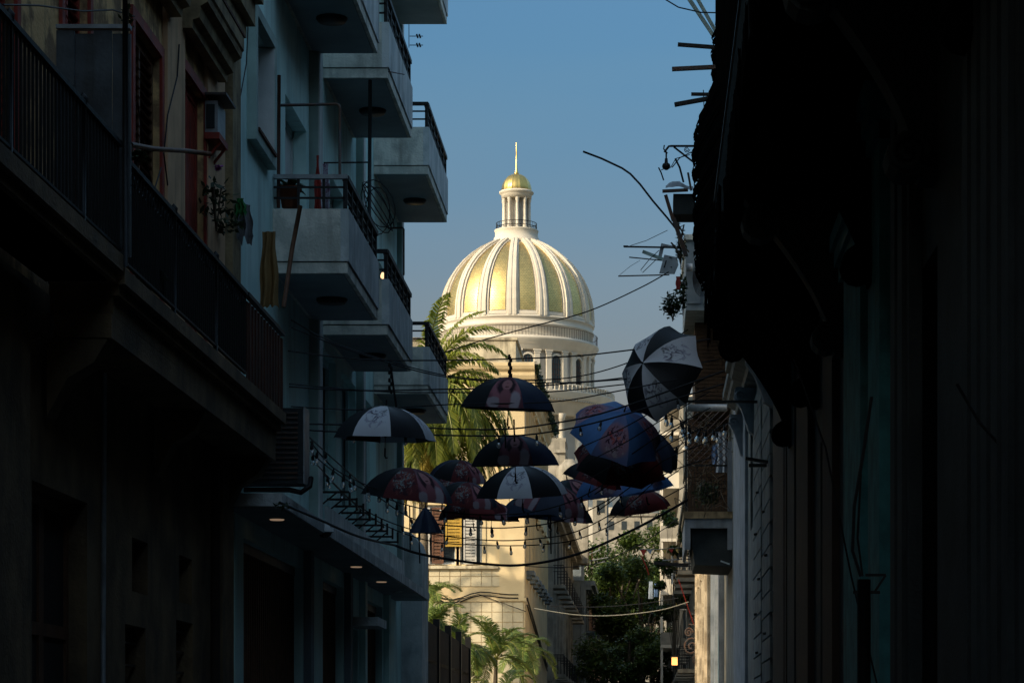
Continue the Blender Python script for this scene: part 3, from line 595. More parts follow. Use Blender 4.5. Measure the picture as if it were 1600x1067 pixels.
# ================================================================ old house (near left)
old = thing('old_house', 'old peeling cream townhouse with long iron balcony in the near left', 'building', (LX, 10, 0))
h = [(18.75, 20.6, .15, 3.5), (22.4, 23.1, 2.9, 3.37), (24.66, 25.35, 2.93, 3.38), (22.1, 23.0, .9, 2.6), (24.5, 25.4, .9, 2.75), (22.4, 23.65, 5.2, 7.9), (24.8, 26.0, 5.2, 8.1), (19.7, 20.6, 5.2, 8.2), (17.0, 18.2, 5.2, 8.2), (12, 13.4, 5.2, 8.2), (13, 14.6, .15, 3.5)]
for q in range(2): h += [(a, b_, z + 4.2 * (q + 1), z2 + 4.2 * (q + 1)) for a, b_, z, z2 in h[5:11] if b_ - a < 1.5 and z > 5][:5]
h = list(dict.fromkeys(h))
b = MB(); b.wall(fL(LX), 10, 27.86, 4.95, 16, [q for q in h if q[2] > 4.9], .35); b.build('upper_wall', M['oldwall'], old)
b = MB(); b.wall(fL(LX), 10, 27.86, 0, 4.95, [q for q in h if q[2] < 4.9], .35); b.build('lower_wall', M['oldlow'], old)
b = MB(); b.box(-25, LX - .37, 10.02, 27.84, 0, 15.9); b.build('dark_core', M['dark'], old)
b = MB(); b.box(-25, LX + .1, 10, 27.88, 16, 16.25); b.build('roof', M['conc'], old)
# beige bay of wall between the two shuttered doors
b = MB(); b.box(LX + .002, LX + .05, 23.8, 24.7, 5.1, 8.9); b.build('beige_pilaster', M['beige'], old)
b = MB(); b.box(LX + .002, LX + .04, 26.05, 27.1, 5.1, 8.9); b.build('beige_pilaster', M['beige'], old)
b = MB(); b.box(LX + .002, LX + .09, 27.3, 27.84, 4.9, 16); b.build('end_pilaster', M['mould'], old)
b = MB(); b.box(LX + .002, LX + .12, 17.3, 18.2, 0, 4.8); b.build('pilaster', M['oldlow'], old)
b = MB(); b.box(LX + .002, LX + .10, 26.6, 27.3, 0, 4.75); b.build('pilaster', M['oldlow'], old)
lv = MB(); lv.bar((0, 0, 0), (0, 1, 0), .06, .014); lv_r = lv.mesh('louvre_slat', M['brownwood']); lv_2 = lv.mesh('louvre_slat', M['redwood'])
def shutter(y0, y1, z0, z1, m, me, vertical=False, rec=.06):
    x = LX - rec; b = MB(); b.wall(fL(x), y0, y1, z0, z1, [(y0 + .07, (y0 + y1) / 2 - .03, z0 + .1, z1 - .1), ((y0 + y1) / 2 + .03, y1 - .07, z0 + .1, z1 - .1)], .05)
    s = b.build('shutter', M[m], old)
    if vertical:
        k = 0; y = y0 + .09
        while y < y1 - .08:
            b = MB(); b.box(x - .04, x - .015, y, y + .075, z0 + .1, z1 - .1); b.build('board', M[m], s); y += .095
    else:
        z = z0 + .14
        while z < z1 - .12:
            piece('louvre_slat', me, s, (x - .02, y0 + .06, z), rot=(0, R_(38), 0), scale=(1, y1 - y0 - .12, 1)); z += .085
    b = MB(); b.wall(fL(LX + .03), y0 - .1, y1 + .1, z0, z1 + .1, [(y0, y1, z0 - .1, z1)], .028); b.build('door_frame', M['redwood'], s)
    return s
shutter(22.4, 23.65, 5.2, 7.9, 'brownwood', lv_r); shutter(24.8, 26.0, 5.2, 8.1, 'redwood', lv_2, True)
shutter(19.7, 20.6, 5.2, 8.2, 'redwood', lv_2); shutter(17.0, 18.2, 5.2, 8.2, 'redwood', lv_2); shutter(12, 13.4, 5.2, 8.2, 'redwood', lv_2)
# hoods over the doors (stepped mouldings)
def hood(y0, y1, z, pr, hgt=.42):
    b = MB(); st = [(0, 0), (pr * .35, 0), (pr * .38, .08), (pr * .6, .10), (pr * .64, .17), (pr * .64, .21), (pr * .9, .25), (pr * .93, .31), (pr, .33), (pr, hgt - .04), (pr * .9, hgt), (0, hgt + .06)]
    b.prism([(LX + .05 + x, y0, z + q) for x, q in st], (0, y1 - y0, 0)); H_ = b.build('door_hood', M['mould'], old)
    b = MB(); b.box(LX + .05, LX + .06 + pr, y0 - .02, y1 + .02, z + hgt - .035, z + hgt - .005); b.build('hood_tiles', M['rust'], H_)
hood(22.2, 23.95, 8.35, .3); hood(24.55, 26.6, 8.42, .27, .5)
for q in range(1, 2):
    for y0, y1 in ((22.2, 23.95), (24.55, 26.4)): hood(y0, y1, 8.3 + 4.2 * q, .35)
b = MB(); b.box(LX + .1, -4.2, 18.5, 27.5, 9.25, 9.5); b.box(LX + .1, -4.28, 18.5, 27.4, 9.1, 9.25); b.box(LX + .1, -4.12, 18.5, 27.55, 9.5, 9.62); b.build('upper_cornice', M['mould'], old)
# grilles in the lower windows
for (y0, y1, z0, z1) in ((22.1, 23.0, .9, 2.6), (24.5, 25.4, .9, 2.75)):
    b = MB(); b.box(LX - .12, LX - .08, y0, y1, z0, z0 + .06); g_ = b.build('window_grille', M['iron2'], old)
    z = z0 + .15
    while z < z1: b = MB(); b.box(LX - .11, LX - .09, y0, y1, z, z + .02); b.build('grille_bar', M['iron2'], g_); z += .2
b = MB(); b.wall(fL(LX - .15), 18.75, 20.6, .15, 3.5, [(18.85, 19.6, .3, 2.4), (19.75, 20.5, .3, 2.4), (18.85, 19.6, 2.5, 3.4), (19.75, 20.5, 2.5, 3.4)], .05); b.build('house_door', M['brownwood'], old)
b = MB(); b.box(LX - .19, LX - .17, 18.8, 20.55, .2, 3.45); b.build('door_panel', M['rbrown'], old)
# long balcony
def oldbal(y0, y1, zb, th, name):
    b = MB(); xo = -3.87
    b.box(LX + .06, xo, y0, y1, zb + th - .12, zb + th); b.box(LX + .06, xo - .05, y0 + .03, y1 - .03, zb + th - .2, zb + th - .12); b.box(LX + .06, xo - .1, y0 + .06, y1 - .06, zb, zb + th - .2)
    return b.build(name, M['oldlow'], old)
B1 = oldbal(6, 18.95, 4.98, .2, 'balcony_slab'); B2 = oldbal(19.0, 27.5, 4.76, .34, 'balcony_slab')
b = MB(); b.box(LX + .1, -3.97, 19.0, 27.4, 4.58, 4.759); b.build('balcony_beam', M['oldlow'], old)
for y in (19.0, 23.2, 27.0):
    b = MB(); b.prism([(LX + .05, y, 4.57), (-4.0, y, 4.57), (-4.1, y, 4.4), (-4.3, y, 4.28), (LX + .05, y, 4.0)], (0, .28, 0)); b.build('bracket', M['oldlow'], old)
xo = -3.9; rl = thing('iron_railing', 'long black iron railing along the old balcony, nearest section', 'railing', (xo, 10, 5.18))
rbm = MB(); rbm.tube([(0, 0, 0), (0, 0, .78)], .011, 5); rbm = rbm.mesh('baluster', M['iron'])
def rail(root, y0, y1, z0, step=.105, top=.8):
    b = MB(); b.box(xo - .025, xo + .025, y0, y1, z0 + top, z0 + top + .035); b.build('handrail', M['iron'], root)
    b = MB(); b.box(xo - .015, xo + .015, y0, y1, z0 + .03, z0 + .05); b.build('bottom_rail', M['iron'], root)
    y = y0 + .05
    while y < y1: piece('baluster', rbm, root, (xo, y, z0 + .03)); y += step
    y = y0 + .02
    while y < y1:
        b = MB(); b.tube([(xo, y, z0 - .03), (xo, y, z0 + top + .06)], .022, 6); b.lathe([(0, .1), (.035, .06), (.03, .02), (.02, 0)], (xo, y, z0 + top), 8); b.build('standard', M['iron'], root); y += 2.05
rail(rl, 9.5, 18.95, 5.18)
r2 = thing('iron_railing', 'ornate black iron railing section between the tin screen and the rust panel', 'railing', (xo, 19, 5.1))
rail(r2, 19.05, 24.9, 5.12)
b = MB()                                              # scroll band under the handrail
y = 19.15
while y < 24.8:
    b.tube([(xo, y + .05 * math.cos(t * .7), 5.84 + .05 * math.sin(t * .7)) for t in range(10)], .006, 4); y += .125
tag(b.build('scroll_band', M['iron'], r2), kind='stuff')
r3 = thing('rust_panel_railing', 'balcony railing section covered with a rust red ribbed sheet', 'railing', (xo, 24.95, 5.1))
b = MB(); b.box(xo - .025, xo + .03, 24.95, 27.45, 5.92, 5.96); b.build('handrail', M['iron'], r3)
k = 0; y = 25.0
while y < 27.4: b = MB(); b.box(xo - .01, xo + (.012 if k % 2 else .0), y, y + .098, 5.12, 5.88); b.build('panel', M['rust'], r3); y += .1; k += 1
# tin screen
ts = thing('tin_screen', 'grey corrugated tin screen dividing the old balcony', 'screen', (-4.2, 19, 5.2))
for k in range(4):
    x0 = -4.38 + k * .138; b = MB(); b.box(x0, x0 + .134, 19.0 + .02 * (k % 2), 19.03 + .02 * (k % 2), 5.18, 6.86 - .02 * (k % 2)); b.build('sheet', M['tin'], ts)
b = MB(); b.box(-4.38, -3.83, 18.98, 19.06, 6.87, 6.9); b.build('top_edge', M['galv'], ts)
b = MB(); b.tube([(-3.86, 18.96, 5.1), (-3.86, 18.96, 7.15)], .02, 7); b.build('post', M['iron'], ts)
# window air conditioner
wa = thing('window_air_conditioner', 'small grey box air conditioner on a red bracket beside the red shutter', 'air conditioner', (-4.3, 26.4, 7.75))
b = MB(); b.box(-4.48, -4.35, 25.98, 26.45, 7.76, 8.08); b.build('housing', M['galv'], wa)
b = MB(); b.box(-4.465, -4.38, 25.965, 25.979, 7.8, 8.04); b.build('front_grille', M['rdark'], wa)
b = MB(); b.box(-4.48, -4.25, 25.9, 26.5, 8.12, 8.145); b.build('rain_cover', M['iron2'], wa)
b = MB(); b.box(-4.48, -4.33, 25.96, 26.5, 7.69, 7.755); b.bar((-4.34, 26.1, 7.69), (-4.49, 26.1, 7.5), .025); b.bar((-4.34, 26.4, 7.69), (-4.49, 26.4, 7.5), .025); b.build('bracket', M['redwood'], wa)
# conduit
b = MB(); b.tube([(LX + .03, 21.05, 0), (LX + .03, 21.07, 2.5), (LX + .03, 21.12, 4.7)], .022, 7); tag(b.build('conduit', M['galv']), 'thin pale conduit running up the dark lower wall of the old house', 'pipe')
b = MB(); b.tube([(-4.38, 26.0, 0), (-4.38, 26.0, 4.7)], .05, 9); tag(b.build('downpipe', M['rbrown']), 'dark brown downpipe under the far end of the old balcony', 'pipe')
for lab, pts in (('thin drooping cable crossing the peeling wall above the iron railing', [(215, 160), (228, 250), (240, 300), (252, 262)]), ('slack cable hanging down the beige wall between the two shutters', [(280, 70), (277, 120), (262, 180), (256, 240), (262, 290)]),
                 ('thin cable running down the turquoise wall from the cornice', [(388, 32), (385, 100), (372, 170), (368, 230)]), ('barbed wire strung along the top of the nearest railing', [(5, 8), (60, 9), (130, 18), (176, 16), (210, 26)])):
    b = MB(); b.tube([P(u, v, YU(u, LX + .06) if u < 400 else 30) for u, v in pts], .007, 4); tag(b.build('cable', M['wire']), lab, 'cable')
b = MB(); b.tube([P(204, 226, 19.6), P(240, 233, 20.2), P(290, 236, 21.5), P(328, 241, 23)], .022, 6); tag(b.build('laundry_pole', M['brownwood']), 'thin grey pole slung above the old balcony railing', 'pole')
# balcony plants
def plant(u, v, Y, label, m, rx, rz, n, size, kind='leaf', pot=False):
    p = P(u, v, Y); t = thing('balcony_plant', label, 'plant', p); rn = random.Random(int(u + v)); b = MB()
    if kind == 'leaf': leaves(b, p, (rx, rx, rz), n, size, rn)
    else: blades(b, p - V((0, 0, rz * .5)), n, rx * 1.4, rn, .8, size)
    b.build('foliage', M[m], t)
    b = MB()
    for k in range(5): b.tube([p - V((0, 0, rz)), p + V((rn.uniform(-rx, rx) * .5, rn.uniform(-rx, rx) * .5, rz * .4))], .008, 4)
    b.build('stem', M['bark2'], t)
    if pot: b = MB(); b.lathe([(0, -.2), (.1, -.2), (.14, 0), (.12, 0), (0, -.02)], p - V((0, 0, rz)), 12); b.build('pot', M['terra'], t)
    return t
pl = plant(338, 315, 25.8, 'bushy dark plant with one mauve orchid at the far end of the old balcony', 'leafd', .22, .3, 120, .05)
b = MB(); leaves(b, P(341, 262, 25.8), (.05, .03, .04), 26, .035, random.Random(3)); b.build('flower', M['mag'], pl)
plant(350, 350, 26.6, 'low tangled plant spilling over the rail below the orchid', 'leafd', .25, .12, 90, .05)
plant(236, 430, 20.6, 'spiky dark rosette plant hanging under the ornate railing', 'leafd', .16, .1, 40, .018, 'blade')
plant(345, 490, 24.4, 'small green weed growing on the old balcony edge', 'leafd', .08, .08, 40, .03, pot=False)
plant(198, 30, 19.2, 'thin dark twiggy plant standing above the grey tin screen', 'leafd', .06, .16, 40, .035)
plant(213, 236, 20.2, 'trailing plant with pink bloom beside the brown shutter', 'leafd', .12, .14, 50, .022, 'blade')
plant(440, 790, 26.9, 'small weed sprouting on the near corner of the street canopy', 'leafd', .12, .05, 50, .03, pot=False)

# houses behind the camera and beyond, closing the street
def plainhouse(name, label, x0, x1, y0, y1, hz, m, face, nst=4, st=4.2, balc=False, ww=1.1, wh=2.3, sp=3.0, shm='rteal', corn=.35):
    t = thing(name, label, 'building', (x0 if face > 0 else x1, y0, 0)); xf = fL(x1) if face > 0 else fR(x0); t.location = (x1 if face > 0 else x0, y0, 0)
    hs = []; y = y0 + sp * .4
    while y + ww < y1 - .3:
        for s_ in range(nst):
            if s_ * st + wh + .9 < hz: hs.append((y, y + ww, s_ * st + (.15 if s_ == 0 else .55), s_ * st + .55 + wh))
        y += sp
    b = MB(); b.wall(xf, y0, y1, 0, hz, hs, .3); b.build('wall', M[m], t)
    b = MB(); (b.box(x0, x1 - .32, y0, y1, 0, hz - .02) if face > 0 else b.box(x0 + .32, x1, y0, y1, 0, hz - .02)); b.build('side_wall', M[m], t)
    xs = x1 if face > 0 else x0; sg = face
    b = MB(); a_, c_ = sorted((xs + .003 * sg, xs + corn * sg)); b.box(a_, c_, y0 - .05, y1 + .02, hz - .3, hz); a_, c_ = sorted((xs + .003 * sg, xs + corn * .6 * sg)); b.box(a_, c_, y0, y1, hz - .55, hz - .3); b.build('cornice', M[m], t)
    for (ya, yb, za, zb) in hs:
        b = MB(); xx = xs - .16 * sg; b.wall(lambda y, z, d: (xx - d * sg, y, z), ya, yb, za, zb, [(ya + .07, (ya + yb) / 2 - .03, za + .1, zb - .1), ((ya + yb) / 2 + .03, yb - .07, za + .1, zb - .1)], .04); w_ = b.build('window', M[shm], t)
        b = MB(); a_, c_ = sorted((xx - .03 * sg, xx - .045 * sg)); b.box(a_, c_, ya + .05, yb - .05, za + .05, zb - .05); b.build('pane', M['glass'], w_)
        if za > 1:
            b = MB(); a_, c_ = sorted((xs + .002 * sg, xs + .12 * sg)); b.box(a_, c_, ya - .12, yb + .12, zb + .02, zb + .14); b.build('lintel', M[m], w_)
            if balc:
                B = MB(); a_, c_ = sorted((xs + .002 * sg, xs + .75 * sg)); B.box(a_, c_, ya - .4, yb + .4, za - .2, za - .04); B = B.build('balcony', M[m], t)
                b = MB(); xr = xs + .7 * sg; b.tube([(xs, ya - .36, za + .85), (xr, ya - .36, za + .85), (xr, yb + .36, za + .85), (xs, yb + .36, za + .85)], .02, 5)
                q = ya - .36
                while q < yb + .4: b.bar((xr, q, za - .04), (xr, q, za + .85), .016); q += .14
                for q in range(5): b.bar((xs + .14 * q * sg, ya - .36, za - .04), (xs + .14 * q * sg, ya - .36, za + .85), .016)
                b.build('railing', M['iron'], B)
    return t
plainhouse('townhouse', 'tall plain house behind the viewer on the left side', -25, LX, -45, 9.95, 14.5, 'oldlow', 1, sp=4)
plainhouse('townhouse', 'tall plain house behind the viewer on the right side', 2.0, 20, -45, 9.95, 12, 'rdark', -1, sp=4)

# ================================================================ cream corner house
KY = 95.0; KX = -4.51
cr = thing('cream_corner_house', 'sunlit cream corner house with tiled lower wall behind the palm tree', 'building', (KX, KY, 0))
zc = 15.0; zt = 16.45
wn = [(-8.25, -7.05, 8.1, 10.3), (-6.95, -6.1, 8.1, 10.5), (-12.2, -11.0, 8.1, 10.4), (-16, -14.8, 8.1, 10.4)]
wn2 = [(a, b_, 12.0, 14.2) for a, b_ in ((-8.25, -7.05), (-12.2, -11.0), (-16, -14.8))]
b = MB(); b.wall(fF(KY), -20, KX, 0, zc, wn + wn2, .3); b.build('front_wall', M['cream'], cr)
sw = [(KY + 1.2 + 2.9 * k, KY + 2.3 + 2.9 * k, z0, z0 + 2.3) for k in range(7) for z0 in (8.0, 11.9, .2)]
b = MB(); b.wall(fL(KX), KY + .31, 116, 0, zc, sw, .3); b.build('side_wall', M['cream'], cr)
b = MB(); b.box(-20, KX - .33, KY + .33, 116, 0, zc); b.build('dark_core', M['dark'], cr)
for (a, c, z0, z1) in sw:
    if z0 < 1: continue
    b = MB(); b.wall(fL(KX - .1), a, c, z0, z1, [(a + .08, (a + c) / 2 - .03, z0 + .1, z1 - .1), ((a + c) / 2 + .03, c - .08, z0 + .1, z1 - .1)], .05); w_ = b.build('shutter', M['greywall'], cr)
    b = MB(); b.box(KX - .14, KX - .12, a, c, z0, z1); b.build('pane', M['dark'], w_)
    b = MB(); b.box(KX + .002, KX + .3, a - .15, c + .15, z0 - .22, z0 - .06); b.box(KX + .002, KX + .2, a - .1, c + .1, z0 - .36, z0 - .22); b.build('sill', M['greywall'], w_)
    b = MB(); b.box(KX + .002, KX + .1, a - .2, a - .03, z0 - .05, z1 + .1); b.box(KX + .002, KX + .1, c + .03, c + .2, z0 - .05, z1 + .1); b.box(KX + .002, KX + .18, a - .25, c + .25, z1 + .1, z1 + .25); b.build('surround', M['cream'], w_)
# front cornice, frieze, pilaster, parapet
b = MB()
prof = [(0, 14.2), (.06, 14.2), (.08, 14.3), (.06, 14.34), (.06, 14.85), (.16, 14.95), (.22, 15.08), (.22, 15.2), (.32, 15.3), (.37, 15.42), (.37, 15.52), (0, 15.6)]
b.prism([(-20, KY + .002 - d, z) for d, z in prof], (20 + KX + .37, 0, 0)); b.build('front_cornice', M['cream'], cr)
b = MB(); b.prism([(KX - .002 + d, KY + .002, z) for d, z in prof], (0, 20.9, 0)); b.build('side_cornice', M['cream'], cr)
b = MB(); rn = random.Random(5)
for k in range(50):
    y = KY - .2 + k * .42; b.box(KX + .372, KX + .42 + rn.random() * .12, y, y + .3, 15.3 + rn.random() * .1, 15.48)
    leaves(b, (KX + .45, y, 15.35 + rn.uniform(-.25, .2)), (.16, .2, .2), 10, .12, rn)
tag(b.build('mossy_edge', M['leafd'], cr), kind='stuff')
b = MB(); b.box(-20, KX - .35, KY + .25, 115.8, 15.6, zt); b.build('parapet', M['creamtop'], cr)
b = MB(); b.box(-20.1, KX - .28, KY + .19, 115.9, zt, zt + .09); b.build('coping', M['creamtop'], cr)
for x0 in (-5.45, -9.6):
    b = MB(); b.box(x0, x0 + .93, KY - .09, KY - .002, 6.75, 14.2); b.build('pilaster', M['cream'], cr)
b = MB(); b.box(-20, KX + .05, KY - .07, KY - .002, 6.72, 6.86); b.build('string_course', M['cream'], cr)
b = MB(); b.box(-9.3, -5.5, KY - .16, KY - .002, 7.93, 8.04); b.build('window_ledge', M['creamtop'], cr)
# tile cladding
tm = MB(); tm.box(0, .366, -.03, 0, 0, .352); tm = tm.mesh('wall_tile', mat('cream_tile', (.64, .55, .37), (.58, .49, .32), scale=.6, streak=.12, dirt=(.3, .24, .15), bump=.08))
for i in range(13):
    for j in range(13):
        z = 2.96 + j * .376
        if 6.55 < z < 6.85 or z > 7.6: continue
        piece('wall_tile', tm, cr, (-9.62 + i * .39, KY - .001, z + (.19 if z > 6.8 else 0)))
for (a, c, z0, z1) in wn + wn2:
    b = MB(); b.wall(fF(KY + .1), a, c, z0, z1, [(a + .08, (a + c) / 2 - .03, z0 + .08, z1 - .1), ((a + c) / 2 + .03, c - .08, z0 + .08, z1 - .1)], .05); w_ = b.build('window', M['white'], cr)
    b = MB(); b.box(a, c, KY + .13, KY + .15, z0, z1); b.build('pane', M['glass'], w_)
    b = MB(); b.wall(fF(KY - .04), a - .14, c + .14, z0 - .02, z1 + .14, [(a, c, z0 - .1, z1)], .038); b.build('surround', M['cream'], w_)
def opensh(x0, x1, z0, z1, m, name='open_shutter'):
    b = MB(); b.wall(fF(KY - .12), x0, x1, z0, z1, [(x0 + .06, x1 - .06, z0 + .08, z1 - .08)], .05); s = b.build(name, M[m], cr); s['label'] = {'yellow': 'yellow boarded shutter', 'brownwood': 'dark brown shutter leaf', 'stone2': 'faded pale louvred shutter leaf'}[m]
    z = z0 + .1
    while z < z1 - .1: b = MB(); b.bar((x0 + .06, KY - .09, z), (x1 - .06, KY - .09, z), .02, .09); b.build('slat', M[m], s); z += .12
opensh(-7.45, -6.85, 8.75, 10.6, 'yellow'); opensh(-7.95, -7.52, 8.12, 10.2, 'brownwood'); opensh(-8.45, -8.02, 8.12, 10.2, 'stone2'); opensh(-6.78, -6.3, 8.1, 10.5, 'stone2')
b = MB()
for dz in (0, -.13): b.tube([(-9.3 + .35 * k, KY - .1, 6.98 + dz + .1 * math.sin(k * .8) * math.exp(-((k - 6) / 4) ** 2) * 2) for k in range(14)], .022, 5)
b.tube([P(u, v, KY - .15) for u, v in ((690, 952), (722, 935), (748, 928), (775, 938), (822, 955))], .015, 5)
b.tube([(KX + .08, KY + q * 2.4, 6.85 - q * .25) for q in range(9)], .035, 5); b.tube([(KX + .08, KY + q * 2.4, 6.6 - q * .24) for q in range(9)], .03, 5)
tag(b.build('wall_cables', M['wire']), 'bundle of black cables looped along the cream corner wall', 'cable')

# ---------------- houses further up on the left
b2 = plainhouse('beige_house', 'beige pilastered house with a plant hung balcony beyond the cream corner house', -20, LX, 116.1, 156, 12.5, 'ruin', 1, 3, 4.1, True, sp=4.4, shm='rbrown', corn=.7)
for y in (117.5, 122.2, 126.6, 131, 135.4, 139.8, 144.2, 148.6):
    b = MB(); b.box(LX + .002, LX + .22, y - .3, y + .3, 4.3, 11.9); b.build('pilaster', M['ruin'], b2)
b3 = plainhouse('grey_blue_house', 'grey blue house with curved cornice and pink side wall beyond the beige house', -20, -3.7, 156.2, 200, 11.3, 'greywall', 1, 3, 3.9, True, sp=4.2, shm='rbrown', corn=.55)
b = MB(); b.box(-3.698, -3.66, 165, 199.8, 5.2, 10.6); b.build('pink_facing', M['pink'], b3)
b = MB(); b.box(-5.2, -4.0, 157, 165, 11.35, 13.0); b.box(-5.25, -3.95, 156.9, 165.1, 13.0, 13.2); b.build('roof_parapet', M['greywall'], b3)
plainhouse('end_house', 'dim house at the far left end of the street behind the trees', -20, -4.5, 200.3, 290, 12, 'ruin', 1, 3, 3.9, sp=5)
# weathered rooftop masonry seen between the cornice and the columns
rt = thing('rooftop_masonry', 'weathered grey masonry stair tower standing on a roof before the dome columns', 'building', (-5, 150, 0))
Y = 152.0
def pbox(b, u0, u1, v0, v1, Y, d): a_ = P(u0, v1, Y); c_ = P(u1, v0, Y); b.box(a_.x, c_.x, Y, Y + d, a_.z, c_.z)
b = MB(); pbox(b, 846, 883, 690, 835, Y, 5); b.build('tower', M['ruin'], rt)
b = MB(); pbox(b, 862, 884, 684, 690, Y + .2, 4); b.build('coping', M['ruin'], rt)
b = MB(); pbox(b, 866, 883.5, 702, 707, Y - .15, 5.2); b.build('string_course', M['ruin'], rt)
b = MB(); b.lathe([(0, 0), (.6, 0), (.75, .3), (.8, .8), (.7, 1.2), (.35, 1.5), (.3, 1.6), (0, 1.6)], P(890, 760, Y), 18); b.box(*(lambda a_: (a_.x - 1, a_.x + 1.1, Y - 1, Y + 1, 12, a_.z))(P(890, 760, Y))); b.build('urn_pier', M['ruin'], rt)
for (nm, lab, u0, u1, v0, v1, Y, d, m) in (('stone_block', 'square pale stone block house end behind the lower red umbrella', 926, 948, 770, 850, 210, 10, 'ruin'), ('stone_parapet_building', 'low pale stone building with window strip behind the street trees', 945, 1045, 806, 870, 300, 12, 'ruin')):
    t = thing(nm, lab, 'building', (XU(u0, Y), Y, 0)); b = MB(); a_ = P(u0, v0, Y); b.box(a_.x, XU(u1, Y), Y, Y + d, 0, a_.z); b.build('wall', M[m], t)
    b = MB(); b.box(a_.x - .1, XU(u1, Y) + .1, Y - .2, Y + d + .1, a_.z + .001, a_.z + .35); b.build('coping', M[m], t)
    n = max(1, int((u1 - u0) / 18))
    for k in range(n):
        x = a_.x + (k + .3) * (XU(u1, Y) - a_.x) / n; b = MB(); b.box(x, x + .6, Y - .05, Y - .002, a_.z - 1.6, a_.z - .6); b.build('window', M['glass'], t)
b = MB(); b.box(-120, 40, 331, 340, 0, 11); b.box(-120, 40, 330.8, 340, 11, 11.5)
plz = thing('arcade_building', 'long low stone building closing the far end below the dome', 'building', (0, 331, 0)); b.build('wall', M['stone2'], plz)

# ================================================================ lot fence and palms
fc = thing('iron_fence', 'dark slatted fence of the sunken garden beneath the palms', 'fence', (-6, 56, 0))
sm = MB(); sm.box(0, .16, -.02, .02, 0, 1.0); sm = sm.mesh('slat', M['rbrown'])
for k in range(43):
    y = 52 + k * .3; x = -4.52; zt_ = 4.05 - .003 * k
    b = MB() if False else None
    piece('slat', sm, fc, (x, y, 1.9), rot=(0, 0, R_(90)), scale=(2.7, 1, zt_ - 1.9))
b = MB(); b.box(-4.6, -4.44, 51.9, 65.2, 0, 1.9); b.build('fence_base', M['rdark'], fc)
for z in (2.05, 3.2): b = MB(); b.box(-4.56, -4.5, 51.9, 65.2, z, z + .07); b.build('rail', M['iron'], fc)
for k in range(5): b = MB(); b.box(-4.6, -4.46, 51.9 + 3.25 * k, 52.05 + 3.25 * k, 1.9, 4.2); b.build('post', M['iron'], fc)

def frond(b, base, az, el, L, rn, droop, nl=42, lw=.028, ll=.5, curl=1.0, stalk=.03, hang=.55):
    """feather leaf; returns rachis points, leaflets go to b"""
    d = V((math.cos(az) * math.cos(el), math.sin(az) * math.cos(el), math.sin(el))); p = V(base); pts = [p.copy()]; n = 12
    for i in range(n):
        d = (d + V((0, 0, -droop / n * (1 + 1.2 * i / n)))).normalized(); p = p + d * L / n; pts.append(p.copy())
    for k in range(nl):
        f = .14 + .86 * k / (nl - 1); x = f * n; i = min(int(x), n - 1); q = pts[i].lerp(pts[i + 1], x - i); t = (pts[i + 1] - pts[i]).normalized()
        sd = t.cross(V((0, 0, 1)))
        if sd.length < .05: sd = V((math.sin(az), -math.cos(az), 0))
        sd.normalize(); up = sd.cross(t)
        l = ll * (math.sin(math.pi * min(1, .12 + f * .86)) ** .6) * rn.uniform(.85, 1.15)
        for s in (-1, 1):
            dd = (sd * s * .75 + t * (.5 + .3 * f) + up * .18 + V((rn.gauss(0, .06), rn.gauss(0, .06), rn.gauss(0, .06)))).normalized()
            m_ = q + dd * l * .5 - V((0, 0, hang * l * .18)); e = q + dd * l * .8 - V((0, 0, hang * l * .75)); ww = t * lw
            b.add([q - ww * .6, q + ww * .6, m_ + ww, m_ - ww, e], [(0, 1, 2, 3), (3, 2, 4)])
    return pts
def palm(name, label, base, top, r0, nf, L, seed, cat='palm tree', ll=.62, dead=6, cocos=True, lean=0, elr=(-.35, 1.25), spec=(), m='palm', nl=62, lw=.034, group=None):
    rn = random.Random(seed); t = thing(name, label, cat, base, group); base = V(base); top = V(top)
    pts = [base.lerp(top, k / 14) + V((lean * math.sin(math.pi * k / 14), 0, 0)) for k in range(15)]
    b = MB(); dense = []; rs = []
    for k in range(14):
        for q in range(4):
            f = (k + q / 4) / 14; dense.append(pts[k].lerp(pts[k + 1], q / 4)); rs.append(r0 * (1.25 - .4 * f) * (1.06 if q % 2 else .97))
    dense.append(pts[-1]); rs.append(r0 * .9); b.tube(dense, rs, 10); b.build('trunk', M['bark'], t)
    fr = [(rn.uniform(0, 2 * math.pi) + 2.4 * k, rn.uniform(*elr), L * rn.uniform(.85, 1.1), rn.uniform(1.3, 2.1), m) for k in range(nf)] + list(spec)
    for az, el, l, dr, mm in fr:
        b = MB(); p = frond(b, top + V((0, 0, .1)), az, el, l, rn, dr, nl=nl, ll=ll, lw=lw); f = b.build('frond', M[mm], t)
        b = MB(); b.tube(p, [.045 * (1 - .85 * i / 12) for i in range(13)], 5); b.build('stalk', M['rach' if mm != 'dry' else 'dry'], f)
    for k in range(dead):
        b = MB(); a = rn.uniform(0, 6.28); p = frond(b, top - V((0, 0, .1)), a, -.9 - rn.random() * .4, L * rn.uniform(.6, .85), rn, 2.2, nl=34, ll=ll * .8, hang=1.2); f = b.build('frond', M['dry'], t); f['label'] = 'dry yellow hanging frond'
        b = MB(); b.tube(p, .025, 5); b.build('stalk', M['dry'], f)
    if cocos:
        for k in range(16):
            a = rn.uniform(0, 6.28); p = top + V((math.cos(a) * .36, math.sin(a) * .36, -.25 - rn.random() * .5)); b = MB(); b.lathe([(0, -.14), (.08, -.1), (.115, 0), (.09, .09), (0, .13)], p, 10); b.build('coconut', M['coco'], t)
    return t
X0 = XU(661, 72)
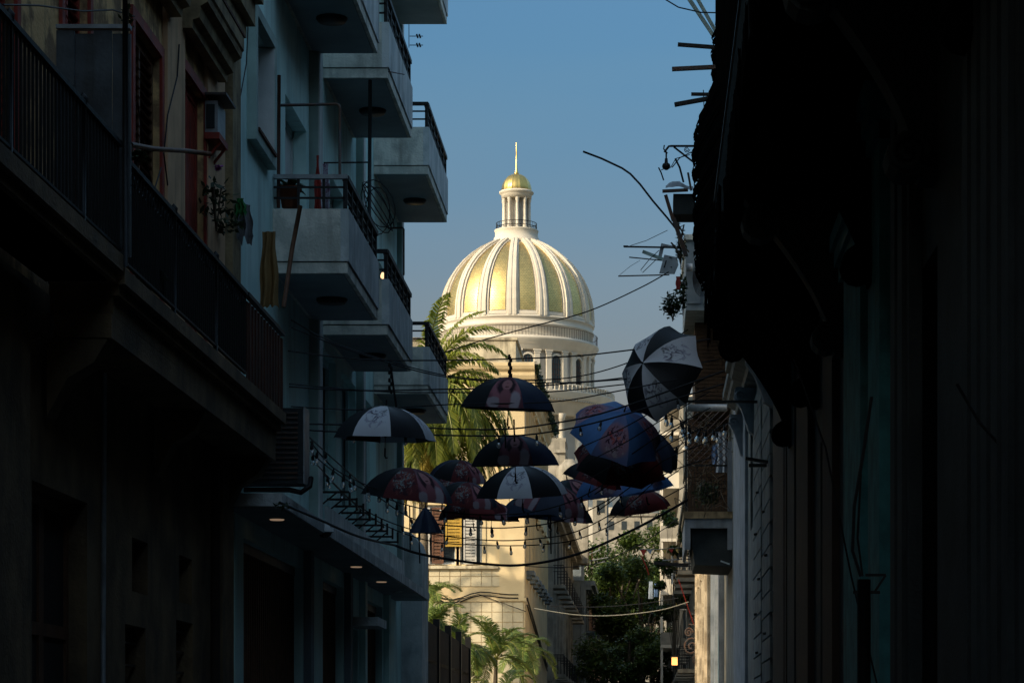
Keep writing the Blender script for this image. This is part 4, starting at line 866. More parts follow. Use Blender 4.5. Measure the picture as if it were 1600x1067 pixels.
palm('coconut_palm', 'tall coconut palm with ripe nuts and drooping dry fronds before the cream house', (X0, 72, 0), (XU(659, 72), 72, ZV(645, 72)), .13, 16, 3.0, 12, lean=.05, dead=14, elr=(-.35, .9), ll=.66,
     spec=[(R_(a_), R_(e_), l_, d_, 'palm') for a_, e_, l_, d_ in ((8, 66, 3.4, 1.9), (-25, 60, 3.3, 2.0), (0, 50, 3.7, 2.3), (-15, 38, 3.6, 2.3), (10, 25, 3.4, 2.0), (-35, 72, 3.2, 1.7), (30, 70, 3.2, 1.5), (-70, 30, 2.8, 2.6), (-95, -10, 2.6, 1.6), (-60, 0, 2.8, 2.2), (20, -10, 2.9, 1.5), (-30, 10, 3.2, 1.9), (35, 45, 3.5, 2.2), (-80, 60, 3.0, 2.6), (-50, -35, 2.8, 1.2), (-10, -30, 2.7, 1.3), (-5, 5, 3.0, 1.8), (-45, 50, 3.3, 2.4), (-12, 60, 3.7, 2.4), (5, 44, 3.8, 2.3), (-20, 22, 3.5, 2.2), (15, 5, 3.2, 1.9), (-30, -20, 3.0, 1.2), (-60, 45, 3.2, 2.4), (45, 20, 3.3, 2.0), (-2, 32, 3.9, 2.2), (-42, 58, 3.4, 2.4), (18, 56, 3.6, 2.4), (-8, 15, 3.5, 2.0), (-18, 50, 3.6, 2.6), (0, -5, 3.0, 1.6), (-40, 35, 3.4, 2.3), (20, 80, 3.6, 1.3), (-60, 80, 3.6, 1.2), (10, 76, 3.5, 1.7), (-4, 64, 3.7, 2.3), (-8, 42, 4.3, 2.6), (4, 30, 4.2, 2.5), (-25, 75, 3.8, 1.5))])
palm('coconut_palm', 'second coconut palm hidden mostly behind the turquoise block', (-17.2, 85, 0), (-17.5, 85, 15.8), .14, 14, 3.3, 21, dead=3, group=None)
def lowpalm(u, v, Y, h, n, L, label, seed, fan=False):
    p = P(u, v, Y); rn = random.Random(seed); t = thing('garden_palm', label, 'palm', (p.x, Y, 0))
    for k in range(3 if not fan else 1):
        q = V((p.x + rn.uniform(-.2, .2) * (not fan), Y + rn.uniform(-.2, .2), 0)); b = MB(); b.tube([q, V((p.x, Y, p.z))], [.07, .05], 7); b.build('stem', M['bark'], t)
    for k in range(n):
        b = MB(); az = rn.uniform(0, 6.28); el = rn.uniform(.1, 1.4)
        pp = frond(b, (p.x, Y, p.z), az, el, L * rn.uniform(.7, 1.1), rn, rn.uniform(1.0, 1.9), nl=50, ll=.46, lw=.017, hang=.25); f = b.build('frond', M['fan'], t)
        b = MB(); b.tube(pp, .015, 4); b.build('stalk', M['rach'], f)
lowpalm(672, 985, 66, 2, 17, 1.3, 'bright young palm just above the fence beside the turquoise block', 4)
lowpalm(715, 1010, 70, 2, 16, 1.5, 'garden palm with pale fronds in the middle of the fenced garden', 8)
lowpalm(775, 1030, 74, 2, 22, 1.7, 'feathery areca palm in front of the tiled cream wall', 9)
lowpalm(815, 1020, 80, 2, 16, 1.5, 'dark garden palm at the corner of the cream house', 10)
lowpalm(675, 930, 90, 2, 12, 1.5, 'garden palm close to the cream wall behind the coconut trunk', 14)
lowpalm(785, 1090, 70, 2, 20, 1.5, 'low leafy palm at the foot of the feathery areca', 15)

# ================================================================ street trees (far)
def tree(label, x, y, h, cr_, seed, n=9000, size=.16, m='leaf', cz=.62):
    rn = random.Random(seed); t = thing('street_tree', label, 'tree', (x, y, 0)); b = MB()
    b.tube([(x, y, 0), (x + .15, y, h * .25), (x - .1, y, h * .45), (x, y, h * .7)], [q * min(1, cr_ / 3) for q in (.32, .26, .2, .08)], 9)
    cl = []
    for k in range(16):
        a = rn.uniform(0, 6.28); rr = rn.uniform(.35, .85); zz = h * cz + (rn.uniform(-.55, .8)) * h * .32
        c = V((x + math.cos(a) * rr * cr_, y + math.sin(a) * rr * cr_, zz)); cl.append((c, rn.uniform(.28, .5) * cr_))
        b.tube([(x, y, h * rn.uniform(.3, .5)), V((x, y, h * .5)).lerp(c, .5) + V((0, 0, .2)), c], [q * min(1, cr_ / 3) ** 1.5 for q in (.11, .07, .02)], 6)
    b.build('trunk', M['bark2'], t); b = MB()
    for c, r in cl: leaves(b, c, (r, r, r * .75), n // 16, size, rn)
    b.build('crown', M[m], t); return t
tree('broad street tree on the left beside the grey blue house, lit along its top', -2.2, 172, 17.2, 3.9, 31, 22000, .17)
tree('yellow green street tree rising in the middle behind the others', .4, 205, 20, 3.6, 32, 9000, .2)
tree('rounded darker street tree in the middle of the street view', -.3, 158, 14.8, 3.0, 33, 16000, .15)
tree('tall distant street tree closing the end of the street', -3.0, 240, 19, 5.5, 34, 9000, .24)
tree('low shaded street tree filling the bottom of the street view', -.9, 140, 10.0, 3.0, 35, 16000, .14, cz=.5)
tree('slim sunlit street tree beside the yellow boarded balcony', 1.35, 119, 12.6, 1.1, 36, 5000, .12, cz=.72)
# ================================================================ right side of the street
RX = 2.0
nr = thing('dark_townhouse', 'dark columned townhouse with deep iron balcony in the near right', 'building', (RX, 10, 0))
doors = [(14.0, 15.0, .15, 4.2), (17.6, 19.2, .15, 5.0), (20.6, 22.0, .15, 5.0), (23.0, 25.6, .15, 5.0), (27.6, 29.4, .15, 5.0), (31.4, 33.0, .15, 4.6)]
up = [(a, b_, z, z + 2.6) for a, b_ in ((12, 13.3), (16, 17.3), (20, 21.3), (24, 25.3), (28, 29.3), (32, 33.3)) for z in (7.5,)]
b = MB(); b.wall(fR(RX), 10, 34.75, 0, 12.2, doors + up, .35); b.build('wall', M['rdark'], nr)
b = MB(); b.box(RX + .37, 20, 10.02, 34.7, 0, 12.1); b.build('dark_core', M['dark'], nr)
for i, (y0, y1, z0, z1) in enumerate(doors + up):
    m = ('rbrown', 'rbrown', 'rbrown', 'rteal', 'rbrown', 'rbrown')[i % 6]
    b = MB(); b.wall(fR(RX + .16), y0, y1, z0, z1, [(y0 + .08, (y0 + y1) / 2 - .04, z0 + .1, z1 - .1), ((y0 + y1) / 2 + .04, y1 - .08, z0 + .1, z1 - .1)], .05); d = b.build('door', M[m], nr)
    for a, c in ((y0 + .08, (y0 + y1) / 2 - .04), ((y0 + y1) / 2 + .04, y1 - .08)):
        b = MB(); b.box(RX + .18, RX + .2, a, c, z0 + .1, z1 - .1); b.build('door_leaf', M[m], d)
def rpil(u0, u1, m, pr=.12, z0=.14, z1=6.9, flute=0, root=nr, base=True):
    y1, y0 = YU(u0, RX - pr), YU(u1, RX - pr); b = MB(); b.box(RX - pr, RX - .002, y0, y1, z0, z1)
    if flute:
        n = flute; wv = (y1 - y0 - .1) / n
        for k in range(n): b.box(RX - pr - .035, RX - pr - .001, y0 + .05 + wv * k + wv * .2, y0 + .05 + wv * (k + .8), z0 + .9, z1 - .5)
    p_ = b.build('pilaster', M[m], root)
    b = MB()
    for q, zz in enumerate((z1 - .4, z1 - .25, z1 - .1)): b.box(RX - pr - .05 - .04 * q, RX - .003, y0 - .04 * q, y1 + .04 * q, zz, zz + .151)
    b.build('capital_moulding', M[m], p_)
    if base: b = MB(); b.box(RX - pr - .06, RX - .003, y0 - .05, y1 + .05, z0, z0 + .8); b.build('plinth', M[m], p_)
    return p_
rpil(1508, 1592, 'rgreyd' if 'rgreyd' in M else 'rdark', .16, z1=7.0, flute=5); rpil(1395, 1420, 'rdark', .1, flute=2); rpil(1356, 1374, 'rteal', .1); rpil(1318, 1344, 'rteal', .1, z1=6.4)
rpil(1240, 1262, 'rbrown', .08); rpil(1285, 1300, 'rbrown', .08)
b = MB(); b.box(.84, RX - .002, 8, 34.72, 7.17, 7.34); b.box(.9, RX - .002, 8, 34.66, 7.0, 7.168); bal_ = b.build('balcony_slab', M['net'], nr)  # slab coloured black so its edges sink into shade
for y in (14.2, 17.6, 21.6, 25.6, 29.6, 33.6):
    b = MB(); o = []; 
    for t in range(13):                                # scrolled console outline, seen end on
        f = t / 12; o.append((RX - .12 - .9 * (1 - f) ** 1.6, y, 7.0 - 1.55 * f))
    o = [(RX - .002, y, 6.998), (RX - 1.02, y, 6.998)] + o[1:] + [(RX - .002, y, 5.45)]
    b.prism(o, (0, .3, 0)); mc_ = 'rdark' if y in (17.6, 25.6) else 'net'; c_ = b.build('console', M[mc_], nr)  # most consoles coloured black to fade into the shade
    b = MB()
    for (cx_, cz_, r_) in ((RX - .86, 6.78, .19), (RX - .2, 5.62, .15)):
        b = MB(); b.tube([(cx_ + r_ * (1 - t / 22) * math.cos(t * .6), y - .03, cz_ + r_ * (1 - t / 22) * math.sin(t * .6)) for t in range(20)], .03, 6)
        b.add([(cx_ + q * 0 + r_ * math.cos(a * .524), y + yy, cz_ + r_ * math.sin(a * .524)) for yy in (-.02, .32) for a in range(12) for q in (0,)], [tuple(range(12)), tuple(range(12, 24))[::-1]] + [(a, (a + 1) % 12, 12 + (a + 1) % 12, 12 + a) for a in range(12)])
        b.build('scroll', M[mc_], c_)
rr = thing('iron_railing', 'black iron railing on the deep dark balcony at the right', 'railing', (.87, 20, 7.34))
me = MB(); me.tube([(0, 0, 0), (0, 0, 1.05)], .012, 5); me = me.mesh('baluster', M['iron']); y = 10.1
while y < 34.65: piece('baluster', me, rr, (.88, y, 7.34)); y += .12
b = MB(); b.box(.85, .91, 10, 34.7, 8.38, 8.42); b.box(.86, RX - .01, 34.62, 34.68, 8.38, 8.42); b.build('handrail', M['iron'], rr)
for k in range(8):  # black sheets added to fill the dark mass behind the railing
    b = MB(); b.box(.90 + .004 * (k % 2), .915 + .004 * (k % 2), 18 + k * 2.07, 18 + k * 2.07 + 2.0, 7.36, 8.36); b.build('black_fill', M['net'], rr)
b = MB(); b.box(.9, 1.98, 34.55, 34.6, 7.36, 8.36); b.build('black_fill', M['net'], rr)

rn = random.Random(77)
rg_ = thing('ragged_awning', 'ragged black sheeting hanging along the edge of the deep right balcony', 'awning', (.84, 26, 7.2))
for k in range(26):
    y0 = 17.5 + k * .66; b = MB(); n = 5; x = .80 + rn.uniform(-.05, .03); dz = [rn.uniform(.05, .42) for _ in range(n + 1)]
    vs = [(x + rn.uniform(-.02, .02) + q, y0 + .64 * i / n, z) for q in (0, .012) for i in range(n + 1) for z in (7.4, 7.25 - dz[i] * (1 if k % 3 else .4))]
    m_ = 2 * (n + 1); b.add(vs, [(q + 2 * i, q + 2 * i + 1, q + 2 * i + 3, q + 2 * i + 2) for q in (0, m_) for i in range(n)]); b.build('rag', M['net'], rg_)
# black boards added on the balcony end to fill its dark outline
lg = thing('boarded_infill', 'added black boarding filling the dark outline over the deep right balcony', 'enclosure', (.9, 34.6, 8.4))
for k in range(8): b = MB(); b.box(.93 + .134 * k, .93 + .134 * k + .13, 34.5 + .015 * (k % 2), 34.54 + .015 * (k % 2), 8.43, 13.0); b.build('board', M['net'], lg)
for k in range(14): b = MB(); b.box(.915 + .012 * (k % 2), .94 + .012 * (k % 2), 26.0 + .6 * k, 26.59 + .6 * k, 8.43, 13.0 - .3 * (k % 3)); b.build('board', M['net'], lg)
b = MB(); b.box(.8, 2.05, 25.8, 34.8, 13.02, 13.1); b.build('roof_sheet', M['iron2'], lg)
# net draped over the end of the balcony
rn = random.Random(11); bd = [(1136, 30), (1120, 44), (1112, 60), (1112, 130), (1101, 165), (1087, 195), (1081, 240), (1083, 300), (1083, 360), (1085, 420), (1096, 455)]
def interp(v):
    for (u0, v0), (u1, v1) in zip(bd, bd[1:]):
        if v0 <= v <= v1: return u0 + (u1 - u0) * (v - v0) / (v1 - v0)
    return bd[-1][0]
rows = []; NV = 170
for j in range(NV + 1):
    v = 30 + 425 * j / NV; z = ZV(v, 34.6); xl = XU(interp(v), 34.6) + .012 * math.sin(j * .5) + rn.uniform(-.006, .006)
    rows.append([(1.35, 34.95, z), (1.1, 34.95, z), ((xl + 1.0) / 2, 34.9, z), (xl + .16, 34.85, z)] + [(xl + .16 * (1 - q / 5), 34.85 - .05 * q, z) for q in (1, 2, 3, 4, 5)] + [(xl + .05, 34.2, z), (xl + .12, 33.4, z), (xl + .25, 32.2, z), (1.1, 30.6, z)])
nn = len(rows[0]); b = MB(); fs = []
for j in range(NV):
    for i in range(nn - 1):
        if 2 < i < 9 and rn.random() < .16: continue
        if i == 2 and rn.random() < .06: continue
        fs.append((j * nn + i, j * nn + i + 1, (j + 1) * nn + i + 1, (j + 1) * nn + i))
b.add([p for r in rows for p in r], fs); tag(b.build('shade_net', M['net']), 'black shade net bulging over the edge of the upper right balcony', 'net')
def bars(name, cat, lab, segs, Y, w, m, h=None):
    b = MB()
    for s_ in segs: b.bar(P(s_[0], s_[1], Y), P(s_[2], s_[3], Y), w, h or w)
    return tag(b.build(name, M[m]), lab, cat)
bars('timber', 'timber', 'uppermost dark timber poking out of the black net', [(1059, 70, 1125, 75)], 34.3, .055, 'iron', .045)
bars('timber', 'timber', 'dark timber poking out of the net, second from the top', [(1050, 108.5, 1120, 105)], 34.2, .06, 'iron2', .05)
bars('timber', 'timber', 'thin short timber in the net just above the tilted one', [(1080, 147.5, 1120, 148)], 34.3, .04, 'iron')
bars('timber', 'timber', 'lowest dark timber in the net, tilted down to the left', [(1054, 164, 1120, 152)], 34.1, .07, 'iron', .05)
bars('rod', 'rod', 'thin upright rod crossing the two lowest timbers in the net', [(1099, 141, 1100, 168)], 34.0, .012, 'iron')
bars('bamboo_pole', 'pole', 'green grey bamboo pole slanting down from the top edge, left of its pair', [(1072, -8, 1116, 58)], 36, .05, 'fin')
bars('bamboo_pole', 'pole', 'green grey bamboo pole slanting down from the top edge, right of its pair', [(1086, -8, 1122, 56)], 36, .045, 'fin')
for i, pts in enumerate([[(1030, -6), (1060, 12), (1095, 20), (1140, 21)], [(1122, 0), (1118, 40)], [(1129, -4), (1124, 45)]]):
    b = MB(); b.tube([P(u, v, 35.5) for u, v in pts], .01, 5); tag(b.build('cable', M['wire']), ['sagging cable crossing the top edge beside the bamboo poles', 'thin upright cable left of its pair above the net', 'thin upright cable right of its pair above the net'][i], 'cable')
# lamp bracket
lb = thing('wall_lantern', 'black wrought lantern hanging from a scrolled wall bracket against the sky', 'lantern', P(1041, 250, 36))
Y = 36.0; b = MB(); b.tube([P(1038, 238, Y), P(1045, 229, Y), P(1048, 228.5, Y), P(1100, 228.5, Y)], .016, 6); b.tube([P(1053, 230, Y), P(1084, 254, Y)], .014, 6)
b.tube([P(1073 + 5 * math.cos(t) * (1 - t / 14), 234 + 5 * math.sin(t) * (1 - t / 14), Y) for t in range(12)], .006, 4); b.tube([P(1043, 240, Y), P(1037, 233, Y), P(1038, 227, Y)], .01, 5); b.build('bracket', M['iron'], lb)
b = MB(); c = P(1041, 258, Y); b.lathe([(0, .09), (.02, .09), (.025, .03), (.05, .015), (.06, -.02), (.05, -.05), (.02, -.07), (0, -.075)], c, 10); b.tube([P(1041, 238, Y), c + V((0, 0, .08))], .012, 5); b.build('lantern_body', M['iron'], lb)
b = MB(); b.tube([P(u, v, 37) for u, v in ((1050, 262), (1062, 247), (1080, 238), (1100, 240))], .008, 4); b.tube([P(u, v, 37) for u, v in ((1055, 248), (1062, 262), (1068, 285))], .015, 5); b.tube([P(u, v, 37) for u, v in ((1029, 262), (1033, 270), (1037, 282))], .01, 4); b.tube([P(u, v, 37) for u, v in ((1033, 266), (1041, 263), (1048, 262), (1056, 248), (1078, 242))], .006, 4)
tag(b.build('tangled_wires', M['wire']), 'tangled wires and twigs below the wrought lantern', 'wires')
b = MB(); b.tube([P(u, v, 38) for u, v in ((911, 237), (940, 248), (972, 263), (985, 272), (1000, 288), (1020, 314), (1043, 341), (1058, 360))], .016, 6); tag(b.build('bent_rod', M['iron']), 'long bent metal rod reaching out over the street against the sky', 'rod')
# tarpaulined box
tb = thing('covered_cage', 'dark box on planks under a grey tarpaulin, jutting over the street', 'box', P(1060, 320, 38))
Y = 38; b = MB(); a_ = P(1052, 335, Y); c = P(1085, 303, Y); b.box(a_.x, c.x, Y, Y + .6, a_.z, c.z); b.build('box', M['rdark'], tb)
b = MB(); b.bar(P(1035, 299, Y - .05), P(1075, 297, Y - .05), .06, .04); b.build('plank', M['iron2'], tb)
b = MB(); b.bar(P(1040, 305, Y), P(1052, 345, Y), .05); b.bar(P(1052, 340, Y), P(1072, 400, Y), .06); b.bar(P(1075, 270, Y), P(1080, 298, Y), .03); b.build('strut', M['iron2'], tb)
b = MB(); vs = []; rn = random.Random(4)
for j in range(5):
    for i in range(9): u = 1040 + i * 5.4; vs.append(P(u, 296 - 11 * math.sin(math.pi * min(1, i / 8 + .1)) * math.sin(math.pi * (j / 4) * .8 + .3) + rn.uniform(-1.5, 1.5) - j, Y - .1 + j * .16))
b.add(vs, [(j * 9 + i, j * 9 + i + 1, (j + 1) * 9 + i + 1, (j + 1) * 9 + i) for j in range(4) for i in range(8)], True); b.build('tarpaulin', M['plastic'], tb)
b = MB()
for k in range(7): u, v = 1058 + rn.uniform(-4, 10), 340 + 9 * k; b.tube([P(u, v, 38.2), P(u + rn.uniform(-8, 10), v + rn.uniform(-12, 14), 38.2), P(u + rn.uniform(-2, 14), v + 18, 38.2)], .012, 4)
tag(b.build('twigs', M['bark2']), 'loose bundle of twigs under the covered box', 'twigs')
# antennas, rods and board
bars('rod', 'rod', 'horizontal rod with a knob at its tip above the pale slotted board', [(975, 385.5, 1056, 387), (974, 385, 981, 385)], 50, .03, 'iron')
bars('rod', 'rod', 'thin rod at mid height pointing left from the slotted board', [(983, 402, 1034, 407)], 50, .02, 'iron')
bars('rod', 'rod', 'lowest long thin rod under the pale slotted board', [(966, 431.5, 1046, 429.5)], 50, .022, 'iron2')
sb = thing('slotted_board', 'pale grey board with slots nailed to crossed laths against the sky', 'board', P(1045, 412, 50))
Y = 50; b = MB(); b.prism([P(1038, 398, Y), P(1058, 402, Y), P(1060, 414, Y), P(1054, 428, Y), P(1030, 427, Y)], (0, .04, 0)); b.build('board', M['galv'], sb)
b = MB(); b.bar(P(1041, 407, Y - .01), P(1038, 418, Y - .01), .022, .01); b.bar(P(1046, 402, Y - .01), P(1050, 403, Y - .01), .03, .01); b.bar(P(1048, 417, Y - .01), P(1050, 418, Y - .01), .04, .01); b.build('slot', M['dark'], sb)
b = MB(); b.bar(P(1004, 393, Y + .05), P(1040, 407, Y + .05), .05, .06); b.build('lath', M['fin'], sb)
b = MB(); b.bar(P(1036, 381, Y + .06), P(1031, 402, Y + .06), .07, .04); b.bar(P(1036, 383, Y + .08), P(1060, 388, Y + .08), .07, .04); b.build('lath', M['galv'], sb)
b = MB(); b.tube([P(u, v, 50) for u, v in ((985, 384), (1010, 376), (1043, 360))], .006, 4); b.tube([P(u, v, 50) for u, v in ((1030, 391), (1015, 405), (1001, 422), (1004, 426), (1025, 406))], .007, 4); b.tube([P(u, v, 50) for u, v in ((968, 430), (985, 416), (1000, 407))], .004, 4); tag(b.build('guy_wires', M['wire']), 'thin guy wires strung between the rods and the slotted board', 'wires')
fg = thing('fan_guard', 'round wire fan guard on the dark wall edge beside the box balcony', 'fan', P(1096, 435, 45)); Y = 45
for k in range(11):
    r = .06 + k * .022; b = MB(); b.tube([P(1096, 435, Y) + V((r * .55 * math.cos(t * .45), -.04 * math.cos(k * .1), r * 1.15 * math.sin(t * .45))) for t in range(15)], .0055, 4); b.build('guard_ring', M['iron2'], fg)
b = MB(); b.lathe([(0, -.1), (.05, -.08), (.05, .08), (0, .1)], P(1096, 435, Y), 10); b.build('hub', M['iron'], fg)
plant(1051, 476, 52, 'broad leaved bush hanging over the ledge above the tilted black and white umbrella', 'leafd', .28, .34, 300, .075, pot=False)
plant(1067, 455, 52, 'leafy plant with red flower beside the grey box balcony', 'leafd', .10, .5, 170, .06, pot=False)
plant(1064, 385, 46, 'straggly climbing plant under the covered box', 'leafd', .12, .42, 200, .05, pot=False)
cloth('flag', 1056, 1063, 432, 452, 50, M['red'], 'small red cloth hanging below the slotted board', 'cloth', nx=5, nz=5)

# second house on the right
h2 = thing('grey_townhouse', 'grey lime washed townhouse with notched quoins and caged balcony on the right', 'building', (RX, 34.8, 0))
o2 = [(36.5, 38.2, .15, 4.6), (43, 44.4, .15, 4.6), (46, 47.6, .15, 4.6), (53, 54.6, .15, 4.6), (60.1, 61.8, 6.95, 9.3), (42, 43.2, 5.6, 8.0), (48, 49.2, 5.6, 8.0), (54, 55.2, 5.6, 8.0)]
b = MB(); b.wall(fR(RX), 34.8, 64, 0, 14.2, o2, .3); b.build('wall', M['rgrey'], h2)
b = MB(); b.box(RX + .32, 20, 34.8, 63.98, 0, 14.1); b.build('dark_core', M['dark'], h2)
b = MB(); b.box(RX, 20, 63.98, 64.1, 0, 14.2); b.build('end_wall', M['rgrey'], h2)
for (y0, y1, z0, z1) in o2:
    b = MB(); b.wall(fR(RX + .12), y0, y1, z0, z1, [(y0 + .08, (y0 + y1) / 2 - .04, z0 + .1, z1 - .1), ((y0 + y1) / 2 + .04, y1 - .08, z0 + .1, z1 - .1)], .05); d = b.build('shutter', M['rbrown'], h2)
    z = z0 + .14
    while z < z1 - .12: b = MB(); b.bar((RX + .15, y0 + .08, z), (RX + .15, y1 - .08, z), .05, .012); b.build('slat', M['rbrown'], d); z += .14 if z0 > 1 else .2
rpil(1146, 1164, 'rwhite', .06, z1=9.5, root=h2); rpil(1208, 1228, 'rbrown', .08, z1=7.5, root=h2); rpil(1230, 1241, 'rdark', .1, z1=7.5, root=h2)
# quoin blocks
for col_, (ua, ub) in enumerate(((1176, 1189), (1190, 1203))):
    y1, y0 = YU(ua, RX - .05), YU(ub, RX - .05)
    for k in range(21):
        z = .2 + k * .36 + (.18 if col_ else 0); q = .25 if (k + col_) % 2 else 0
        b = MB(); b.box(RX - .05, RX - .003, y0 + q * .5, y1 - q, z, z + .33); b.build('quoin', M['rgrey'], h2)
for (u, v) in ((1181, 770), (1190, 800), (1178, 835), (1194, 868), (1183, 905), (1178, 960), (1192, 990), (1180, 1020)):
    Y = YU(u, 1.9); b = MB(); q = P(u, v, Y); b.bar(q, q + V((.12, 0, .03)), .05, .04); b.build('cleat', M['iron'], h2)
# cornice hoods with carved scrolls
for (y0, y1, z, pr) in ((41, 47, 8.0, .55), (47.3, 52, 8.15, .45), (35.2, 40.6, 7.7, .6)):
    st = [(0, 0), (pr * .4, .03), (pr * .45, .12), (pr * .8, .2), (pr * .85, .3), (pr, .33), (pr, .48), (0, .52)]
    b = MB(); b.prism([(RX - .002 - x, y0, z + q) for x, q in st], (0, y1 - y0, 0)); hd = b.build('cornice', M['rgrey'], h2)
    for yy in (y0 + .2, y1 - .5):
        b = MB(); b.prism([(RX - .003, yy, z - .01), (RX - pr * .7, yy, z - .01), (RX - pr * .75, yy, z - .2), (RX - pr * .5, yy, z - .4), (RX - pr * .25, yy, z - .8), (RX - .003, yy, z - .9)], (0, .28, 0)); b.tube([(RX - pr * .55 + .1 * (1 - t / 16) * math.cos(t * .7), yy - .02, z - .16 + .1 * (1 - t / 16) * math.sin(t * .7)) for t in range(14)], .022, 5); b.build('carved_bracket', M['rwhite'], hd)
bm2_ = MB(); bm2_.box(0, .2, -.02, 0, 0, .075); bm2_ = bm2_.mesh('brick', M['brick'])
# caged balcony
Y0, Y1 = 59.3, 63.4
b = MB(); b.box(.86, RX - .002, Y0, Y1, 6.72, 6.88); cb_ = b.build('caged_balcony', M['mould'], h2)
b = MB(); b.wall(fF(Y0 + .05), .89, RX - .003, 6.0, 6.715, [(1.02, 1.88, 5.9, 6.5)], .08); b.build('front_fascia', M['rwhite'], cb_)
b = MB(); b.box(.89, .96, Y0 + .14, Y1, 6.0, 6.715); b.build('side_fascia', M['rwhite'], cb_)
b = MB(); b.prism([(1.02, Y0 + .2, 6.5), (RX - .003, Y0 + .2, 6.5), (RX - .003, Y0 + .2, 5.62), (1.12, Y0 + .2, 5.66)], (0, 3.2, 0)); b.build('support_block', M['rdark'], cb_)
cage = thing('balcony_cage', 'wire cage with tangled vines around the box fronted balcony on the right', 'cage', (.9, Y0, 6.88))
b = MB(); b.bar((.92, Y0 + .05, 6.88), (.92, Y0 + .05, 9.2), .05); b.build('post', M['iron'], cage)
b = MB(); b.bar((1.93, Y0 - .0, 6.88), (1.93, Y0 - .0, 8.5), .10); b.build('white_post', M['rwhite'], cage)
b = MB(); b.bar((.92, Y0 + .05, 7.95), (1.95, Y0 + .05, 7.95), .04); b.bar((.92, Y0 + .05, 7.95), (.92, Y1, 7.95), .04); b.build('handrail', M['iron'], cage)
for k in range(13): b = MB(); b.bar((.96 + k * .078, Y0 + .05, 6.88), (.96 + k * .078, Y0 + .05, 7.95), .014); b.build('baluster', M['iron'], cage)
b = MB()
for k in range(-9, 10):
    for s in (1, -1):
        x0, x1 = .92, 1.95; za = 7.95 + k * .16; zb_ = za + s * 1.03; f0, f1 = 0, 1
        lo, hi = 7.95, 9.25; pts = []
        for t in range(21):
            f = t / 20; z = za + (zb_ - za) * f
            if lo <= z <= hi: pts.append((x0 + (x1 - x0) * f, Y0 + .05, z))
        if len(pts) > 1: b.tube([pts[0], pts[-1]], .009, 4)
b.build('wire_mesh', M['iron2'], cage)
rn = random.Random(9); b = MB()
for k in range(36):
    u, v = rn.uniform(1045, 1145), rn.uniform(650, 800); pts = [(u, v)]
    for q in range(4): u += rn.uniform(-14, 14); v += rn.uniform(-16, 16); pts.append((u, v))
    b.tube([P(u, v, 58.8 + rn.random() * .4) for u, v in pts], .009, 4)
tag(b.build('tangled_vines', M['bark2']), 'dark tangle of wires and dead vines around the caged balcony', 'vines')
plant(1105, 770, 60.2, 'dark leafy pot plants crowded behind the caged balcony railing', 'leafd', .42, .4, 420, .07)
cloth('bed_sheet', 1118, 1136, 675, 738, 60.5, M['bluegrey'], 'pale grey blue sheet hanging at the back of the caged balcony', 'sheet', k=2)
cloth('towel', 1112, 1121, 695, 725, 60.2, M['blue'], 'small blue towel hanging inside the caged balcony', 'towel', k=1)
b = MB(); b.box(1.02, RX - .002, 62.7, 63.38, 6.9, 9.445); bw2 = b.build('cage_back_wall', M['brick'], h2)
for j in range(26):
    for i in range(4): piece('brick', bm2_, bw2, (1.04 + i * .215 + (.1 if j % 2 else 0), 62.699, 6.95 + j * .09))
# box balcony higher up and the brick bay under it
b = MB(); b.box(.9, RX - .002, 58.5, 63.5, 11.4, 13.0); bb_ = b.build('box_balcony', M['greywall'], h2)
b = MB(); b.box(.86, RX - .002, 58.42, 63.6, 13.0, 13.12); b.build('coping', M['conc'], bb_)
for (x0) in (.93, 1.3, 1.67): b = MB(); b.box(x0, x0 + .3, 58.46, 58.498, 11.55, 12.85); b.build('panel', M['greywall'], bb_)
b = MB(); b.tube([P(1072, 418, 58.3), P(1082, 418, 58.3)], .09, 10); b.build('pipe_end', M['galv'], bb_)
b = MB(); b.box(1.14, RX - .002, 60.2, 63.4, 9.45, 11.398); bay = b.build('brick_bay', M['brick'], h2)
bm_ = MB(); bm_.box(0, .2, -.02, 0, 0, .075); bm_ = bm_.mesh('brick', M['brick'])
for j in range(20):
    for i in range(3): piece('brick', bm_, bay, (1.15 + i * .215 + (.1 if j % 2 else 0), 60.199, 9.5 + j * .09))
b = MB(); b.tube([P(1073, 637, 58.5), P(1136, 637, 58.5)], .085, 12); b.tube([P(1071, 637, 58.5), P(1075, 637, 58.5)], .1, 12); tag(b.build('grey_pipe', M['galv']), 'fat pale grey pipe end jutting over the caged balcony', 'pipe')
bars('rod', 'rod', 'long black rod running just above the fat grey pipe', [(1063, 627, 1215, 628)], 45, .045, 'iron')
bars('tube_lamp', 'lamp', 'short slanting white tube on the wall below the box fronted balcony', [(1126, 876, 1140, 881)], 56, .03, 'white')
bars('wall_bracket', 'bracket', 'dark bracket lamp on the whitewashed pilaster', [(1165, 716, 1200, 722), (1170, 727, 1198, 727)], 41, .08, 'iron', .05)
bars('drain_elbow', 'pipe', 'grey slanting drain pipe elbow on the dark wall', [(1214, 684, 1230, 657), (1230, 657, 1232, 700)], 36.5, .06, 'iron2')
pp_ = thing('utility_post', 'black post with crossarm and cables against the dark teal door', 'post', (1.45, 17.2, 0)); Y = 17.3
b = MB(); b.tube([(XU(1350, Y), Y, 0), P(1350, 905, Y)], .045, 8); b.build('post', M['iron'], pp_)
b = MB(); b.bar(P(1333, 925, Y), P(1375, 925, Y), .02); b.bar(P(1352, 898, Y), P(1384, 898, Y), .018); b.bar(P(1384, 898, Y), P(1366, 925, Y), .015); b.build('crossarm', M['iron'], pp_)
